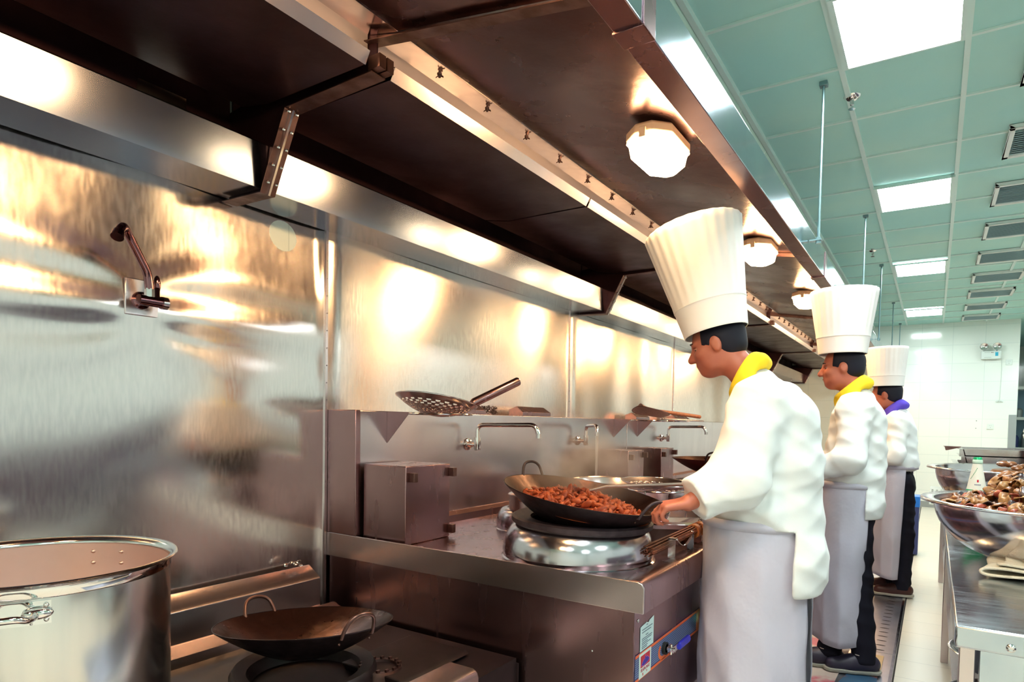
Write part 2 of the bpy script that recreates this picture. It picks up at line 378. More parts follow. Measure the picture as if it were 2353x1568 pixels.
def sprinkler(x, y, label):
    e = empty('fire_sprinkler', (x, y, ZC), label, 'sprinkler', 'chrome ceiling sprinklers')
    B().lathe([(0.0, -0.022), (0.02, -0.02), (0.038, -0.008), (0.042, 0.0), (0, 0)], (x, y, ZC), 24).build('ceiling_cup', M_chrome, e)
    B().lathe([(0.0, -0.02), (0.010, -0.02), (0.010, -0.045), (0.006, -0.05), (0.006, -0.062), (0, -0.062)], (x, y, ZC), 14).build('nozzle', M_chrome, e)
    B().lathe([(0.0, -0.062), (0.016, -0.062), (0.017, -0.066), (0, -0.066)], (x, y, ZC), 16).build('deflector', M_chrome, e)
sprinkler(1.80, 3.86, 'near chrome sprinkler beside the first hanging rod')
sprinkler(1.66, 7.25, 'farther chrome sprinkler beyond the second hanging rod')
M_rod = mat('galvanised_rod', (0.22, 0.34, 0.36), 0.35, 0.7)
ZR = 2.26
for y, zb, lb in ((3.63, ZR, 'nearest thin steel rod hanging from the ceiling to the hood'), (6.03, ZR, 'second thin steel rod hanging from the ceiling to the hood'), (7.94, ZR, 'third thin steel rod hanging from the ceiling'), (10.38, ZR, 'fourth thin steel rod hanging from the ceiling'), (12.5, ZR, 'farthest thin steel rod, in front of the tiled end wall')):
    e = empty('hanging_rod', (1.694, y, ZC), lb, 'rod', 'threaded rods carrying the exhaust hood')
    B().tube([(1.694, y, zb-0.01), (1.694, y, ZC-0.02)], 0.007, 8).build('rod', M_rod, e)
    B().box(1.675, 1.713, y-0.02, y+0.02, ZC-0.022, ZC).build('ceiling_bracket', M_rod, e, bevel=0.002)
    b = B(); b.tube([(1.694, y, zb-0.02), (1.694, y, zb+0.012)], 0.013, 6); b.box(1.654, 1.71, y-0.018, y+0.018, zb-0.006, zb)
    b.build('nut', M_rod, e)

# ------------------------------------------------------------------ steel wall cladding
def _slope(z):
    if z < 1.60: return 0.0
    if z < 1.77: q = (z-1.60)/0.17; return -0.085*q*q*(3-2*q)
    if z < 2.08: return -0.085+0.165*(z-1.77)/0.31
    return 0.08
_tab = [0.0]
for _k in range(400): _tab.append(_tab[-1]+_slope(1.5+0.002*_k)*0.002)
def _band(z):
    f = min(max((z-1.5)/0.002, 0), 399); i = int(f); return _tab[i]*(1-(f-i))+_tab[i+1]*(f-i)
def hwarp(y, z):
    """sheet buckled around the tap plate: hollow upper band, and wing-shaped waves left and right of the tap"""
    dy = y-1.115; dz = z-1.675; a = abs(dy)
    h = 0.9*_band(z-0.09*(1-math.exp(-(a/0.28)**2))+0.035*math.sin(9*dy+1.2)*math.exp(-(a/0.6)**2))
    h += 0.006*math.exp(-(a/0.16)**2-(dz/0.12)**2)
    env = (1-math.exp(-(a/0.10)**2))*math.exp(-((a-0.22)/0.48)**2 if a > 0.22 else 0)
    wl = 0.09+0.15*(1-math.exp(-a/0.25)); zc = dz+0.02
    h += 0.0058*env*math.cos(2*PI*zc/wl+0.4)*math.exp(-(zc/0.15)**2)
    h += 0.0050*math.sin(2.6*y+1.0)*math.sin(3.1*z+0.4)
    h += 0.0060*math.sin(6.0*z+1.0*math.sin(3.4*y)+0.8)*(1 if z < 1.35 else max(0, 1-(z-1.35)/0.2))
    h += 0.0014*math.sin(8*y+2*z)+0.0007*math.sin(15*y-7*z)+0.0060*math.sin(6*(y-0.95))
    return h
def hplain(seed):
    rs = random.Random(seed); T = [(rs.uniform(-9, 9), rs.uniform(-1.6, 1.6), rs.uniform(0, 6.28), rs.uniform(0.0006, 0.0024)) for _ in range(9)]
    return lambda y, z: sum(a*math.sin(p*y+q*z+f) for p, q, f, a in T)
def clad(y0, y1, hf, label, z0=0.0, z1=2.4, step=0.03):
    ny = max(2, int((y1-y0)/step)); nz = int((z1-z0)/step)
    vs = []; fs = []
    for i in range(ny+1):
        for j in range(nz+1):
            y = y0+(y1-y0)*i/ny; z = z0+(z1-z0)*j/nz
            e = min(1, min(y-y0, y1-y)/0.05); vs.append((0.001+max(0, 0.0)+hf(y, z)*e, y, z))
    for i in range(ny):
        for j in range(nz):
            a = i*(nz+1)+j; fs.append((a, a+nz+1, a+nz+2, a+1))
    e = empty('wall_cladding', (0, (y0+y1)/2, 0), label, 'steel wall panel', 'stainless wall panels behind the ranges')
    B().add(vs, fs).build('sheet', M_clad if hf is hwarp else M_clad2, e, angle=80)
    b = B()
    b.box(-0.002, 0.008, y1-0.014, y1-0.001, z0, z1)
    b.build('seam_strip', M_splash, e, smooth=False)
    b = B()
    for k in range(12): b.ball((0.0085, y1-0.007, 1.38+k*0.075), 0.003, 4)
    b.build('rivets', M_bright, e)
    return e
clad(-2.5, -0.32, hplain(1), 'steel wall panel behind the camera side, out of the photo')
clad(-0.32, 1.905, hwarp, 'buckled stainless wall panel with the black tap, behind the big stockpot', step=0.016)
clad(1.905, 4.13, hplain(3), 'stainless wall panel behind the long handled strainer', step=0.025)
clad(4.13, 6.35, hplain(5), 'stainless wall panel behind the wire strainer, left of the nearest chef')
clad(6.35, 8.57, hplain(6), 'stainless wall panel behind the nearest chef')
clad(8.57, 10.8, hplain(8), 'stainless wall panel behind the second chef')
clad(10.8, 12.74, hplain(9), 'farthest stainless wall panel, next to the tiled end wall')

# ------------------------------------------------------------------ exhaust hood sections
HJ = [-1.39, 1.44, 4.26, 7.08, 9.90, 12.70]
LAMP_Y = []
def panel_z(x): return 2.455-0.165*(x-0.85)
def hood(i, y0, y1, label):
    e = empty('exhaust_hood', (0.8, (y0+y1)/2, 2.2), label, 'exhaust hood', 'bolted sections of the long exhaust hood')
    g = 0.006
    b = B().sheet([(0.003, 2.40), (0.003, 2.108), (0.214, 2.104), (0.237, 2.25), (0.229, 2.257)], y0+g, y1-g, 0.0025); b.build('gutter', M_gut, e, angle=20)
    B().box(0.006, 0.012, y0+g, y1-g, 2.26, 2.52).build('gap_shade_plate', M_filter, e, smooth=False)  # dark sheet added so the gap behind the filters reads as black shade
    # filter pans
    n = 2
    for k in range(n):
        a = y0+0.045+(y1-y0-0.09)*k/n+0.008; c = y0+0.045+(y1-y0-0.09)*(k+1)/n-0.008
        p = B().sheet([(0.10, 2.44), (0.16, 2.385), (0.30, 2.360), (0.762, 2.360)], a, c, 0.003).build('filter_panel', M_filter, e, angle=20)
        B().sheet([(0.765, 2.358), (0.784, 2.394), (0.778, 2.397)], a, c, 0.002).build('front_lip', M_steel, p, angle=20)
    B().sheet([(0.722, 2.420), (0.722, 2.482)], y0+g, y1-g, -0.002).build('channel_plate', mat('tan_channel_plate', (0.58, 0.50, 0.52), 0.35, 0.6), e, smooth=False)
    B().sheet([(0.722, 2.482), (0.850, 2.452)], y0+g, y1-g, 0.002).build('bolt_flange', M_bright, e, smooth=False)
    # light canopy (warped sheet)
    ny = int((y1-y0)/0.05); nx = 16; vs = []; fs = []
    hh = hplain(20+i)
    for a in range(ny+1):
        for c in range(nx+1):
            y = y0+g+(y1-y0-2*g)*a/ny; x = 0.85+0.73*c/nx
            ed = min(1, 4*c/nx, 4*(1-c/nx))*min(1, 8*min(a/ny, 1-a/ny))
            vs.append((x, y, panel_z(x)+ed*(0.9*hh(y*0.8, x*4)+0.004*math.sin(3*y+5*x))))
    for a in range(ny):
        for c in range(nx): q = a*(nx+1)+c; fs.append((q, q+nx+1, q+nx+2, q+1))
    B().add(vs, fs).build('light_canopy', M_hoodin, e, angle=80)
    b = B().ext([(1.578, 2.192), (1.65, 2.190), (1.65, 2.330), (1.643, 2.337), (1.578, 2.337)], y0+g, y1-g)
    o = b.build('outer_frame', [M_hoodout, M_hoodlip], e, bevel=0.003)
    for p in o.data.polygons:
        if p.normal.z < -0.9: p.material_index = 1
    # wing bolts
    wb = None; y = y0+0.247-0.0; k = 0
    while y < y1-0.15:
        x = 0.800; z = 2.462
        if wb is None:
            q = B(); q.tube([(0, 0, 0.004), (0, 0, -0.016)], 0.0045, 8); q.tube([(0, 0, -0.002), (0, 0, -0.008)], 0.009, 6)
            q.add([(0, 0, -0.006), (0.013, 0.004, -0.012), (0.013, 0.006, -0.018), (0, 0.002, -0.012)], [(0, 1, 2, 3), (3, 2, 1, 0)])
            q.add([(0, 0, -0.006), (-0.013, -0.004, -0.012), (-0.013, -0.006, -0.018), (0, -0.002, -0.012)], [(0, 1, 2, 3), (3, 2, 1, 0)])
            wb = q.build('wing_nut', M_tarn); o = wb
        else:
            o = wb.copy(); COL.objects.link(o)
        o.parent = e; o.location = Vector((x, y, z))-Vector(e.location); y += 0.274
    # end flange with its bolts, at the far end of the section
    b = B(); w = 0.030
    b.sheet([(0.0, 2.094), (0.226, 2.088), (0.357, 2.346), (0.765, 2.353)], y1-w, y1+w, -0.003)
    b.box(0.752, 0.800, y1-w, y1-0.003, 2.356, 2.396); b.box(0.752, 0.800, y1+0.003, y1+w, 2.356, 2.396)
    b.build('joint_flange', M_tarn, e, smooth=False)
    b = B(); t = 0.003
    b.ext([(0.004, 2.10), (0.222, 2.094), (0.352, 2.352), (0.76, 2.358), (0.76, 2.50), (0.004, 2.42)], y1-t, y1+t)
    b.build('end_web', M_filter, e, smooth=False)
    b = B(); b.ext([(0.226, 2.084), (0.236, 2.080), (0.368, 2.344), (0.357, 2.350)], y1-0.004, y1+0.004); b.build('web_edge', M_bright, e, smooth=False)
    b = B()
    for s in (-1, 1):
        for k in range(5):
            f = 0.08+0.22*k; b.ball((0.240+0.126*f*1.0+(0.002), y1+s*0.016, 2.10+0.245*f), 0.006, 4)
    b.build('bolts', M_bright, e)
    # cross rib under the light canopy
    b = B(); b.sheet([(0.722, 2.455), (1.578, 2.318)], y1-0.022, y1+0.022, 0.003); b.ext([(0.722, 2.46), (1.578, 2.32), (1.578, 2.36), (0.722, 2.50)], y1-0.002, y1+0.002)
    b.build('cross_rib', M_tarn, e, smooth=False)
    b = B(); b.box(1.576, 1.654, y1-0.07, y1+0.0, 2.186, 2.192); b.box(1.650, 1.6535, y1-0.07, y1, 2.186, 2.335)
    b.build('joint_plate', M_hoodlip, e, bevel=0.001)
    B().box(0.002, 0.93, y0+g, y1-g, 2.52, 2.545).build('hood_top', M_filter, e, smooth=False)
    return e
HL = ['near exhaust hood section with dark panels, above the stockpot', 'middle section of the steel exhaust hood with the nearest glowing lamp, above the nearest wok',
      'exhaust hood section above the second chef, behind the nearest chef hat', 'exhaust hood section beyond the second chef', 'farthest exhaust hood section, at the tiled end wall']
for i in range(5): hood(i, HJ[i], HJ[i+1], HL[i])

def hood_lamp(y, label, first=None):
    if first is not None:
        c = copy_tree(first); c.location = (1.325, y, 2.36); c['label'] = label; return c
    e = empty('hood_lamp', (1.325, y, 2.36), label, 'lamp', 'warm octagonal lamps under the exhaust hood')
    def octo(hx, hy, cx, z): return [(-hx+cx, -hy, z), (hx-cx, -hy, z), (hx, -hy+cx, z), (hx, hy-cx, z), (hx-cx, hy, z), (-hx+cx, hy, z), (-hx, hy-cx, z), (-hx, -hy+cx, z)]
    def stack(lv):
        vs = [p for l in lv for p in l]; n = 8; fs = [tuple(range(n)), tuple(range(n*(len(lv)-1), n*len(lv)))]
        for j in range(len(lv)-1): fs += [(j*n+i, j*n+(i+1) % n, (j+1)*n+(i+1) % n, (j+1)*n+i) for i in range(n)]
        return B().add(vs, fs)
    o = stack([octo(.078, .145, .05, .012), octo(.088, .155, .055, .004), octo(.088, .155, .055, -.024), octo(.082, .150, .052, -.026)]).build('lamp_base', M_lampbase, bevel=0.004); o.parent = e
    o = stack([octo(.086, .152, .055, -.026), octo(.088, .155, .056, -.034), octo(.080, .146, .052, -.040), octo(.073, .138, .05, -.082), octo(.060, .122, .046, -.094)]).build('lamp_glass', M_lamp, bevel=0.004); o.parent = e
    b = B(); b.box(-.012, .012, -.165, -.150, -.046, -.01); b.box(-.012, .012, .150, .165, -.046, -.01)
    o = b.build('clip', M_lampbase, bevel=0.002); o.parent = e
    return e
l0 = hood_lamp(2.33, 'nearest glowing hood lamp, above the nearest chef hat')
for y, lb in ((1.02, 'glowing hood lamp over the stockpot, just out of the photo'), (-0.55, 'glowing hood lamp behind the camera, out of the photo'), (3.98, 'second glowing hood lamp, right of the nearest chef hat'), (5.63, 'third glowing hood lamp, left of the second chef hat'), (7.28, 'fourth glowing hood lamp, hidden behind the second chef hat'), (8.93, 'fifth glowing hood lamp, between the second and third chef'), (10.6, 'farthest glowing hood lamp')):
    hood_lamp(y, lb, l0)

# ------------------------------------------------------------------ black wall tap on its plate
t = empty('wall_tap', (0, 1.115, 1.69), 'dark swan neck wall tap on a square plate, above the stockpot', 'tap')
hp = hwarp(1.115, 1.69)
b = B(); b.box(hp-0.002, hp+0.006, 1.062, 1.170, 1.628, 1.748); b.build('mounting_plate', M_splash, t, bevel=0.003)
M_dk = mat('dark_chrome', (0.20, 0.10, 0.11), 0.10, 1.0)
X0 = hp+0.005
B().lathe([(0.0, 0.0), (0.030, 0.0), (0.028, 0.010), (0.020, 0.016), (0.0, 0.016)], (X0, 1.112, 1.678), 24, M=Matrix.Rotation(PI/2, 4, 'Y')).build('wall_flange', M_dk, t)
B().tube([(X0, 1.112, 1.678), (X0+0.055, 1.112, 1.676), (X0+0.060, 1.112, 1.676)], 0.0165, 16).build('inlet', M_dk, t)
b = B(); b.tube([(X0+0.055, 1.078, 1.672), (X0+0.055, 1.152, 1.672)], 0.017, 16); b.build('valve_body', M_dk, t)
b = B(); b.tube([(X0+0.055, 1.150, 1.672), (X0+0.055, 1.168, 1.672)], 0.021, 18); b.build('knob', M_chrome, t)
B().tube([(X0+0.055, 1.168, 1.672), (X0+0.055, 1.171, 1.672)], 0.008, 12).build('knob_cap', M_tarn, t)
B().tube([(X0+0.055, 1.112, 1.685), (X0+0.055, 1.112, 1.712)], 0.015, 6).build('swivel_nut', M_chrome, t)
P = fillet([(X0+0.055, 1.112, 1.71), (X0+0.057, 1.106, 1.760), (X0+0.095, 1.028, 1.858), (X0+0.120, 1.000, 1.880), (X0+0.140, 0.975, 1.840)], 0.035, 6)
B().tube(P, 0.0135, 16).build('spout', M_dk, t)
B().tube([(X0+0.135, 0.981, 1.851), (X0+0.143, 0.972, 1.832)], [0.0165, 0.0185], 16).build('spout_tip', M_dk, t)
b = B(); b.ball((X0+0.03, 1.150, 1.735), (0.010, 0.012, 0.030), 8); b.tube([(X0+0.035, 1.148, 1.72), (X0+0.05, 1.140, 1.682)], 0.008, 8); b.build('lever', M_dk, t)

# ------------------------------------------------------------------ cooking range (first unit) ----
RX, RY, RY2 = 1.46, 1.905, 4.80
def cooking_range(y0, y1, label, full):
    e = empty('cooking_range', (0.75, y0, 0), label, 'cooking range', 'steel chinese cooking ranges')
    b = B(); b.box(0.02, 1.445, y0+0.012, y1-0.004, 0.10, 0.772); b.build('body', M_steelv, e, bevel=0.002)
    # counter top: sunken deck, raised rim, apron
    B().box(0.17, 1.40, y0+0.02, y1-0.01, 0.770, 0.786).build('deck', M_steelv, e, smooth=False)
    b = B(); b.ext([(0.001, 0.700), (RX+0.018, 0.700), (RX+0.018, 0.782), (RX+0.010, 0.796), (RX-0.004, 0.800), (0.001, 0.802)], y0, y0+0.010); b.build('side_apron', M_steel, e, bevel=0.0015)
    spl = [y0+0.010, y0+0.44, y1] if full else [y0, y1]
    for k in range(len(spl)-1):
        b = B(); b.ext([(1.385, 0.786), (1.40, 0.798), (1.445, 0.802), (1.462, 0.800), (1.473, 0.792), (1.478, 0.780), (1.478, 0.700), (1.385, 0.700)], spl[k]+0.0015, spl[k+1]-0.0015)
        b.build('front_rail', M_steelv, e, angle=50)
    b = B(); b.ext([(0.17, 0.786), (0.17, 0.835), (0.178, 0.838), (0.195, 0.82), (0.20, 0.786)], y0+0.3, y1-0.004); b.build('back_curb', M_steelv, e, smooth=False)
    # splash box
    b = B(); b.box(0.002, 0.17, y0+0.004, y1-0.003, 0.80, 1.337); b.build('splashback', M_splash, e, bevel=0.003)
    b = B()
    for k in range(4): b.tube([(1.2 if k % 2 else 0.2, y0+0.1 if k < 2 else y1-0.1, 0.0), (1.2 if k % 2 else 0.2, y0+0.1 if k < 2 else y1-0.1, 0.11)], 0.025, 12)
    b.build('feet', M_steel, e)
    return e
r1 = cooking_range(RY, RY2, 'stainless steel cooking range nearest the camera, carrying the steaming wok', True)
r2 = cooking_range(RY2+0.004, 7.7, 'second stainless cooking range, hidden behind the nearest chef', False)
r3 = cooking_range(7.704, 10.6, 'third stainless cooking range beyond the second chef', False)
# vertical end post of the splashback
b = B(); b.ext([(0.004, 0.802), (0.186, 0.802), (0.180, 1.339), (0.004, 1.339)], RY+0.001, RY+0.030); b.build('splashback_end', M_steelv, r1, bevel=0.003)
# burner domes
def dome(cx, cy, r, h, z0=0.786, name='burner_dome', parent=r1, m=M_bright):
    b = B(); pr = [(r+0.006, z0), (r, z0+0.004), (r+0.002, z0+0.02)]
    for k in range(11):
        a = PI/2*k/10; pr.append((r*0.78+(r*0.23)*math.cos(a), z0+0.02+(h-0.02)*math.sin(a)))
    pr += [(r*0.70, z0+h), (r*0.66, z0+h-0.02)]
    b.lathe(pr, (cx, cy, 0), 72); return b.build(name, m, parent, angle=60)
D1 = (1.138, 2.143)
M_dome = noisy('dome_steel', (0.58, 0.56, 0.60), (0.48, 0.46, 0.50), 6, 0.12, 1.0, r2=0.20)
dome(1.078, 2.224, 0.290, 0.128, m=M_dome)
dome(0.60, 2.66, 0.17, 0.10, m=M_dome)
dome(0.98, 4.36, 0.30, 0.14, m=M_dome)
b = B(); b.lathe([(0.20, 0.918), (0.20, 0.932), (0.262, 0.938), (0.272, 0.932), (0.272, 0.916), (0.262, 0.908), (0.20, 0.905)], (0, 0, 0), 64)
Mt = Matrix.Translation((1.092, 2.226, 0)) @ Matrix.Translation((0, 0, 0.91)) @ Matrix.Rotation(0.035, 4, 'Y') @ Matrix.Translation((0, 0, -0.91))
b.v = [tuple(Mt @ Vector(p)) for p in b.v]
b.build('burner_ring', M_cast, r1)
b = B(); b.lathe([(0.17, 0.926), (0.23, 0.93), (0.245, 0.925), (0.245, 0.912), (0.17, 0.905)], (0.98, 4.36, 0), 48); b.build('burner_ring', M_cast, r1)
# control strip on the front
XF = 1.4455
b = B(); b.box(XF, XF+0.002, 1.925, 4.6, 0.465, 0.553); cs = b.build('control_strip', M_navy, r1, smooth=False)
b = B()
for k in range(9): b.box(XF+0.002, XF+0.0026, 1.925, 4.6, 0.4795+0.0072*k, 0.4825+0.0072*k)
b.build('stripes', M_stripe, cs, smooth=False)
b = B(); b.box(XF+0.002, XF+0.003, 1.925, 4.6, 0.544, 0.553); b.box(XF+0.002, XF+0.003, 1.925, 4.6, 0.465, 0.473)
b.box(XF+0.002, XF+0.003, 2.56, 2.66, 0.473, 0.545)
b.add([(XF+0.003, 2.185+0.055*math.cos(a)*(1 if k == 0 else .7), 0.503+0.034*math.sin(a)*(1 if k == 0 else .62)) for k in (0, 1) for a in [PI*0.75+PI*0.95*i/14 for i in range(15)]], [(i, i+1, i+16, i+15) for i in range(14)])
b.build('orange_marks', M_orange, cs, smooth=False)
b = B(); b.lathe([(0, 0.0), (0.022, 0), (0.022, 0.012), (0.016, 0.012)], (XF+0.002, 2.185, 0.508), 20, M=Matrix.Rotation(PI/2, 4, 'Y')); b.build('valve_socket', M_black, cs)
v = B(); v.tube([(XF+0.002, 2.185, 0.508), (XF+0.045, 2.185, 0.508)], 0.009, 12); v.tube([(XF+0.022, 2.185, 0.508), (XF+0.032, 2.185, 0.508)], 0.015, 6)
v.tube([(XF+0.03, 2.185, 0.490), (XF+0.03, 2.185, 0.526)], 0.005, 8)
vo = v.build('gas_valve', M_chrome, cs)
e_l = B(); e_l.box(XF+0.036, XF+0.040, 2.180, 2.235, 0.497, 0.518); e_l.build('lever_plate', M_bright, r1, bevel=0.001)
e_l = B(); e_l.ext([(XF+0.036, 0.494), (XF+0.046, 0.494), (XF+0.05, 0.507), (XF+0.046, 0.521), (XF+0.036, 0.521)], 2.235, 2.345); e_l.build('lever_sleeve', M_lever, r1, bevel=0.003)
B().ball((XF+0.006, 2.610, 0.508), (0.010, 0.019, 0.019), 10).build('pilot_light', M_green, r1)
B().lathe([(0.019, 0), (0.024, 0.001), (0.024, 0.006), (0.019, 0.007)], (XF+0.002, 2.610, 0.508), 24, M=Matrix.Rotation(PI/2, 4, 'Y')).build('pilot_bezel', M_chrome, r1)
# sticker with the emblem
b = B(); b.box(XF+0.0031, XF+0.0037, 1.955, 2.060, 0.468, 0.550); st = b.build('maker_sticker', mat('sticker_white', (0.62, 0.76, 0.70), 0.4), cs, smooth=False)
b = B(); b.box(XF+0.0038, XF+0.0042, 1.967, 2.048, 0.502, 0.541); b.build('emblem', M_red, r1, smooth=False)
def poly_on(ys, x): return [(x, 1.967+0.081*a, 0.502+0.039*c) for a, c in ys]
mountain = [(0.08, 0.18), (0.18, 0.40), (0.28, 0.52), (0.34, 0.62), (0.42, 0.52), (0.50, 0.90), (0.60, 0.62), (0.72, 0.66), (0.84, 0.50), (0.92, 0.36), (0.80, 0.22), (0.55, 0.14), (0.30, 0.10)]
b = B(); b.add(poly_on([(0.5+(a-0.5)*1.08, 0.42+(c-0.42)*1.14) for a, c in mountain], XF+0.0044), [tuple(range(13))]); b.build('emblem_edge', M_pink, r1, smooth=False)
b = B(); b.add(poly_on(mountain, XF+0.0047), [tuple(range(13))]); b.build('emblem_mountain', M_emblue, r1, smooth=False)
RT = Matrix(((0, 0, 1, 0), (1, 0, 0, 0), (0, 1, 0, 0), (0, 0, 0, 1)))
text_mesh('FLAMI-MAX', 0.0155, Matrix.Translation((XF+0.0042, 2.008, 0.4925)) @ RT, 'sticker_words', mat('sticker_red_ink', (0.45, 0.10, 0.14), 0.5), r1)
b = B(); b.box(XF+0.004, XF+0.0044, 1.985, 1.991, 0.473, 0.482); b.box(XF+0.004, XF+0.0044, 2.02, 2.024, 0.477, 0.484); b.build('sticker_marks', M_red, r1, smooth=False)
# instruction sheet
b = B(); b.add([(XF+0.001, y, z) for y, z in ((1.965, 0.555), (2.085, 0.555), (2.085, 0.650), (2.045, 0.644), (2.035, 0.638), (2.02, 0.643), (1.965, 0.637))], [tuple(range(7))]); b.build('instruction_sheet', M_paper, r1, smooth=False)
b = B()
for z, a, c in ((0.634, 2.018, 2.030), (0.624, 1.98, 2.072), (0.615, 1.98, 2.06), (0.602, 2.012, 2.035), (0.594, 1.98, 2.07), (0.588, 1.98, 2.065), (0.581, 1.98, 2.03), (0.575, 1.98, 2.06), (0.568, 1.98, 2.03), (0.562, 1.98, 2.025)): b.box(XF+0.0012, XF+0.0016, a, c, z-0.0014, z+0.0014)
b.build('printed_lines', M_ink, r1, smooth=False)
B().ball((XF+0.001, 1.945, 0.665), (0.003, 0.006, 0.006), 6).build('screw', M_bright, r1)
b = B()
for y in (1.9, ): b.ball((1.30, RY+0.010, 0.545), 0.004, 5)
b.build('side_rivet', M_bright, r1)
# side panel edge strip
B().box(1.425, 1.447, RY+0.004, RY+0.0135, 0.02, 0.70).build('corner_strip', M_steelv, r1, smooth=False)
B().box(0.02, 1.425, RY+0.008, RY+0.014, 0.0, 0.70).build('side_panel', M_steelv, r1, smooth=False)

# steel boxes on the deck
def steel_box(y0, label, first=None, flip=False):
    if first is not None:
        c = copy_tree(first); c.location = (0, y0, 0); c['label'] = label; return c
    e = empty('steel_box', (0, y0, 0), label, 'steel box', 'upright steel boxes on the cooking ranges')
    o = B().box(0.200, 0.440, 0, 0.285, 0.787, 1.110).build('case', M_steelv, bevel=0.003); o.parent = e
    for (yy, zz) in ((0.02, 1.065), (0.275, 1.075), (0.272, 0.825)):
        o = B().box(0.440, 0.468, yy, yy+0.024, zz-0.02, zz+0.018).build('hinge_tab', M_tarn, bevel=0.002); o.parent = e
    return e
sb = steel_box(1.937, 'large upright steel box at the left end of the nearest range')
steel_box(4.21, 'upright steel box behind the running tap', sb)
steel_box(4.86, 'farther upright steel box, left of the nearest chef elbow', sb)

# wall taps over the ranges
def range_tap(y, spout, label):
    e = empty('range_tap', (0.17, y, 1.18), label, 'tap', 'chrome swivel taps on the splashbacks')
    B().lathe([(0, 0), (0.032, 0), (0.030, 0.008), (0.018, 0.012), (0.016, 0.03), (0, 0.03)], (0.171, y, 1.178), 24, M=Matrix.Rotation(PI/2, 4, 'Y')).build('rosette', M_chrome, e)
    B().tube([(0.18, y, 1.178), (0.228, y, 1.178)], 0.011, 12).build('inlet', M_chrome, e)
    B().tube([(0.236, y, 1.148), (0.236, y, 1.158), (0.236, y, 1.215)], [0.016, 0.018, 0.018], 18).build('valve_body', M_chrome, e)
    z1 = 1.280
    pts = fillet([(0.236, y, 1.21), (0.236, y, z1), (0.236+spout[0], y+spout[1], z1+0.006), (0.236+spout[0]*1.06, y+spout[1]*1.06, 1.225)], 0.05, 8)
    B().tube(pts, 0.0115, 14).build('spout', M_chrome, e)
    p = pts[-1]; B().tube([p+Vector((0, 0, 0.018)), p-Vector((0, 0, 0.006))], 0.0155, 14).build('aerator', M_bright, e)
    return p
range_tap(2.70, (0.31, 0.07), 'long chrome swivel tap above the nearest wok, water off')
tp = range_tap(3.95, (0.155, -0.16), 'chrome swivel tap with water running from it')
range_tap(5.58, (0.31, 0.03), 'chrome swivel tap partly hidden by the nearest chef sleeve')
b = B(); P = [(tp.x, tp.y, tp.z-0.004-0.03*k) for k in range(10)]
b.tube(P, [0.0105-0.0004*k for k in range(10)], 12); tag(b.build('water_stream', M_water), 'thin white stream of water falling from the middle tap', 'water')

# triangular plates and ring holders on the splashback
def strainer_holder(y, label, n=1, first=True, ringc=(0.43, 0.06), rr=0.135):
    e = empty('strainer_holder', (0.17, y, 1.33), label, 'holder', 'triangular ring holders on the splashbacks')
    b = B(); b.ext([(0.171, 1.337), (0.300, 1.334), (0.300, 1.328), (0.171, 1.195)], y-0.0015, y+0.0015); b.build('gusset', M_steelv, e, smooth=False)
    c = (ringc[0], y+ringc[1], 1.327)
    B().tube([(c[0]+rr*math.cos(2*PI*k/40), c[1]+rr*math.sin(2*PI*k/40), c[2]) for k in range(40)], 0.0045, 8, closed=True).build('ring', M_bright, e)
    B().tube([(0.29, y, 1.330), (c[0]-rr, c[1]-0.02, 1.328)], 0.004, 6).build('strut', M_bright, e)
strainer_holder(2.105, 'steel ring holder carrying the long handled strainer')
strainer_holder(4.55, 'left one of two triangular holders under the wire strainer')
strainer_holder(5.02, 'right one of two triangular holders under the wire strainer')

# ------------------------------------------------------------------ perforated strainer ladle
def frame_from(nrm, fwd):
    n = Vector(nrm).normalized(); f = Vector(fwd); f = (f-n*f.dot(n)).normalized(); s = n.cross(f)
    return Matrix(((f.x, s.x, n.x, 0), (f.y, s.y, n.y, 0), (f.z, s.z, n.z, 0), (0, 0, 0, 1)))
def perforated_bowl(r, d, rings, hr, M, c, name, m, parent, m2=None):
    """bowl shell whose holes are real openings: quads are dropped on a fine polar grid"""
    n = 144; J = 34; vs = []; fs = []; ids = {}
    rows = []
    for j in range(J+1):
        t = j/J; rr = r*math.sin(t*PI/2*0.98+0.01) if False else r*(t**0.62)
        z = -d*(1-(rr/r)**2)
        rows.append((rr, z))
    for (rr, z) in rows:
        for i in range(n):
            a = 2*PI*i/n; vs.append(M @ Vector((rr*math.cos(a), rr*math.sin(a), z))+Vector(c))
    for j in range(J):
        for i in range(n):
            hole = False
            if 6 <= j < int(J*rings) and j % 3 != 2 and (i+(3*((j//3) % 2))) % 6 < 3:
                hole = True
            if not hole: fs.append((j*n+i, j*n+(i+1) % n, (j+1)*n+(i+1) % n, (j+1)*n+i))
    return B().add(vs, fs).build(name, m, parent, angle=80, solid=0.0015)
c0 = Vector((0.405, 2.165, 1.385)); Ms = frame_from((0.03, 0.19, 0.98), (0.35, 0.93, 0))
e = empty('strainer_ladle', tuple(c0), 'large perforated steel strainer with a long tube handle, resting on the ring holder', 'strainer')
RS = 0.178
perforated_bowl(RS, 0.066, 0.80, 0, Ms, c0, 'bowl', M_steel, e)
B().tube([Ms @ Vector((RS*math.cos(2*PI*k/60), RS*math.sin(2*PI*k/60), 0))+c0 for k in range(60)], 0.0028, 8, closed=True).build('rim', M_bright, e)
h0 = c0+Vector((0.105, 0.118, -0.008)); h1 = Vector((0.610, 2.500, 1.487))
B().tube([h0, h0.lerp(h1, 0.03), h0.lerp(h1, 0.98), h1], [0.016, 0.0205, 0.0205, 0.0195], 20).build('handle', M_tarn if False else M_steelv, e)
B().tube([h1-(h1-h0).normalized()*0.002, h1+(h1-h0).normalized()*0.002], 0.018, 18).build('handle_cap', M_bright, e)
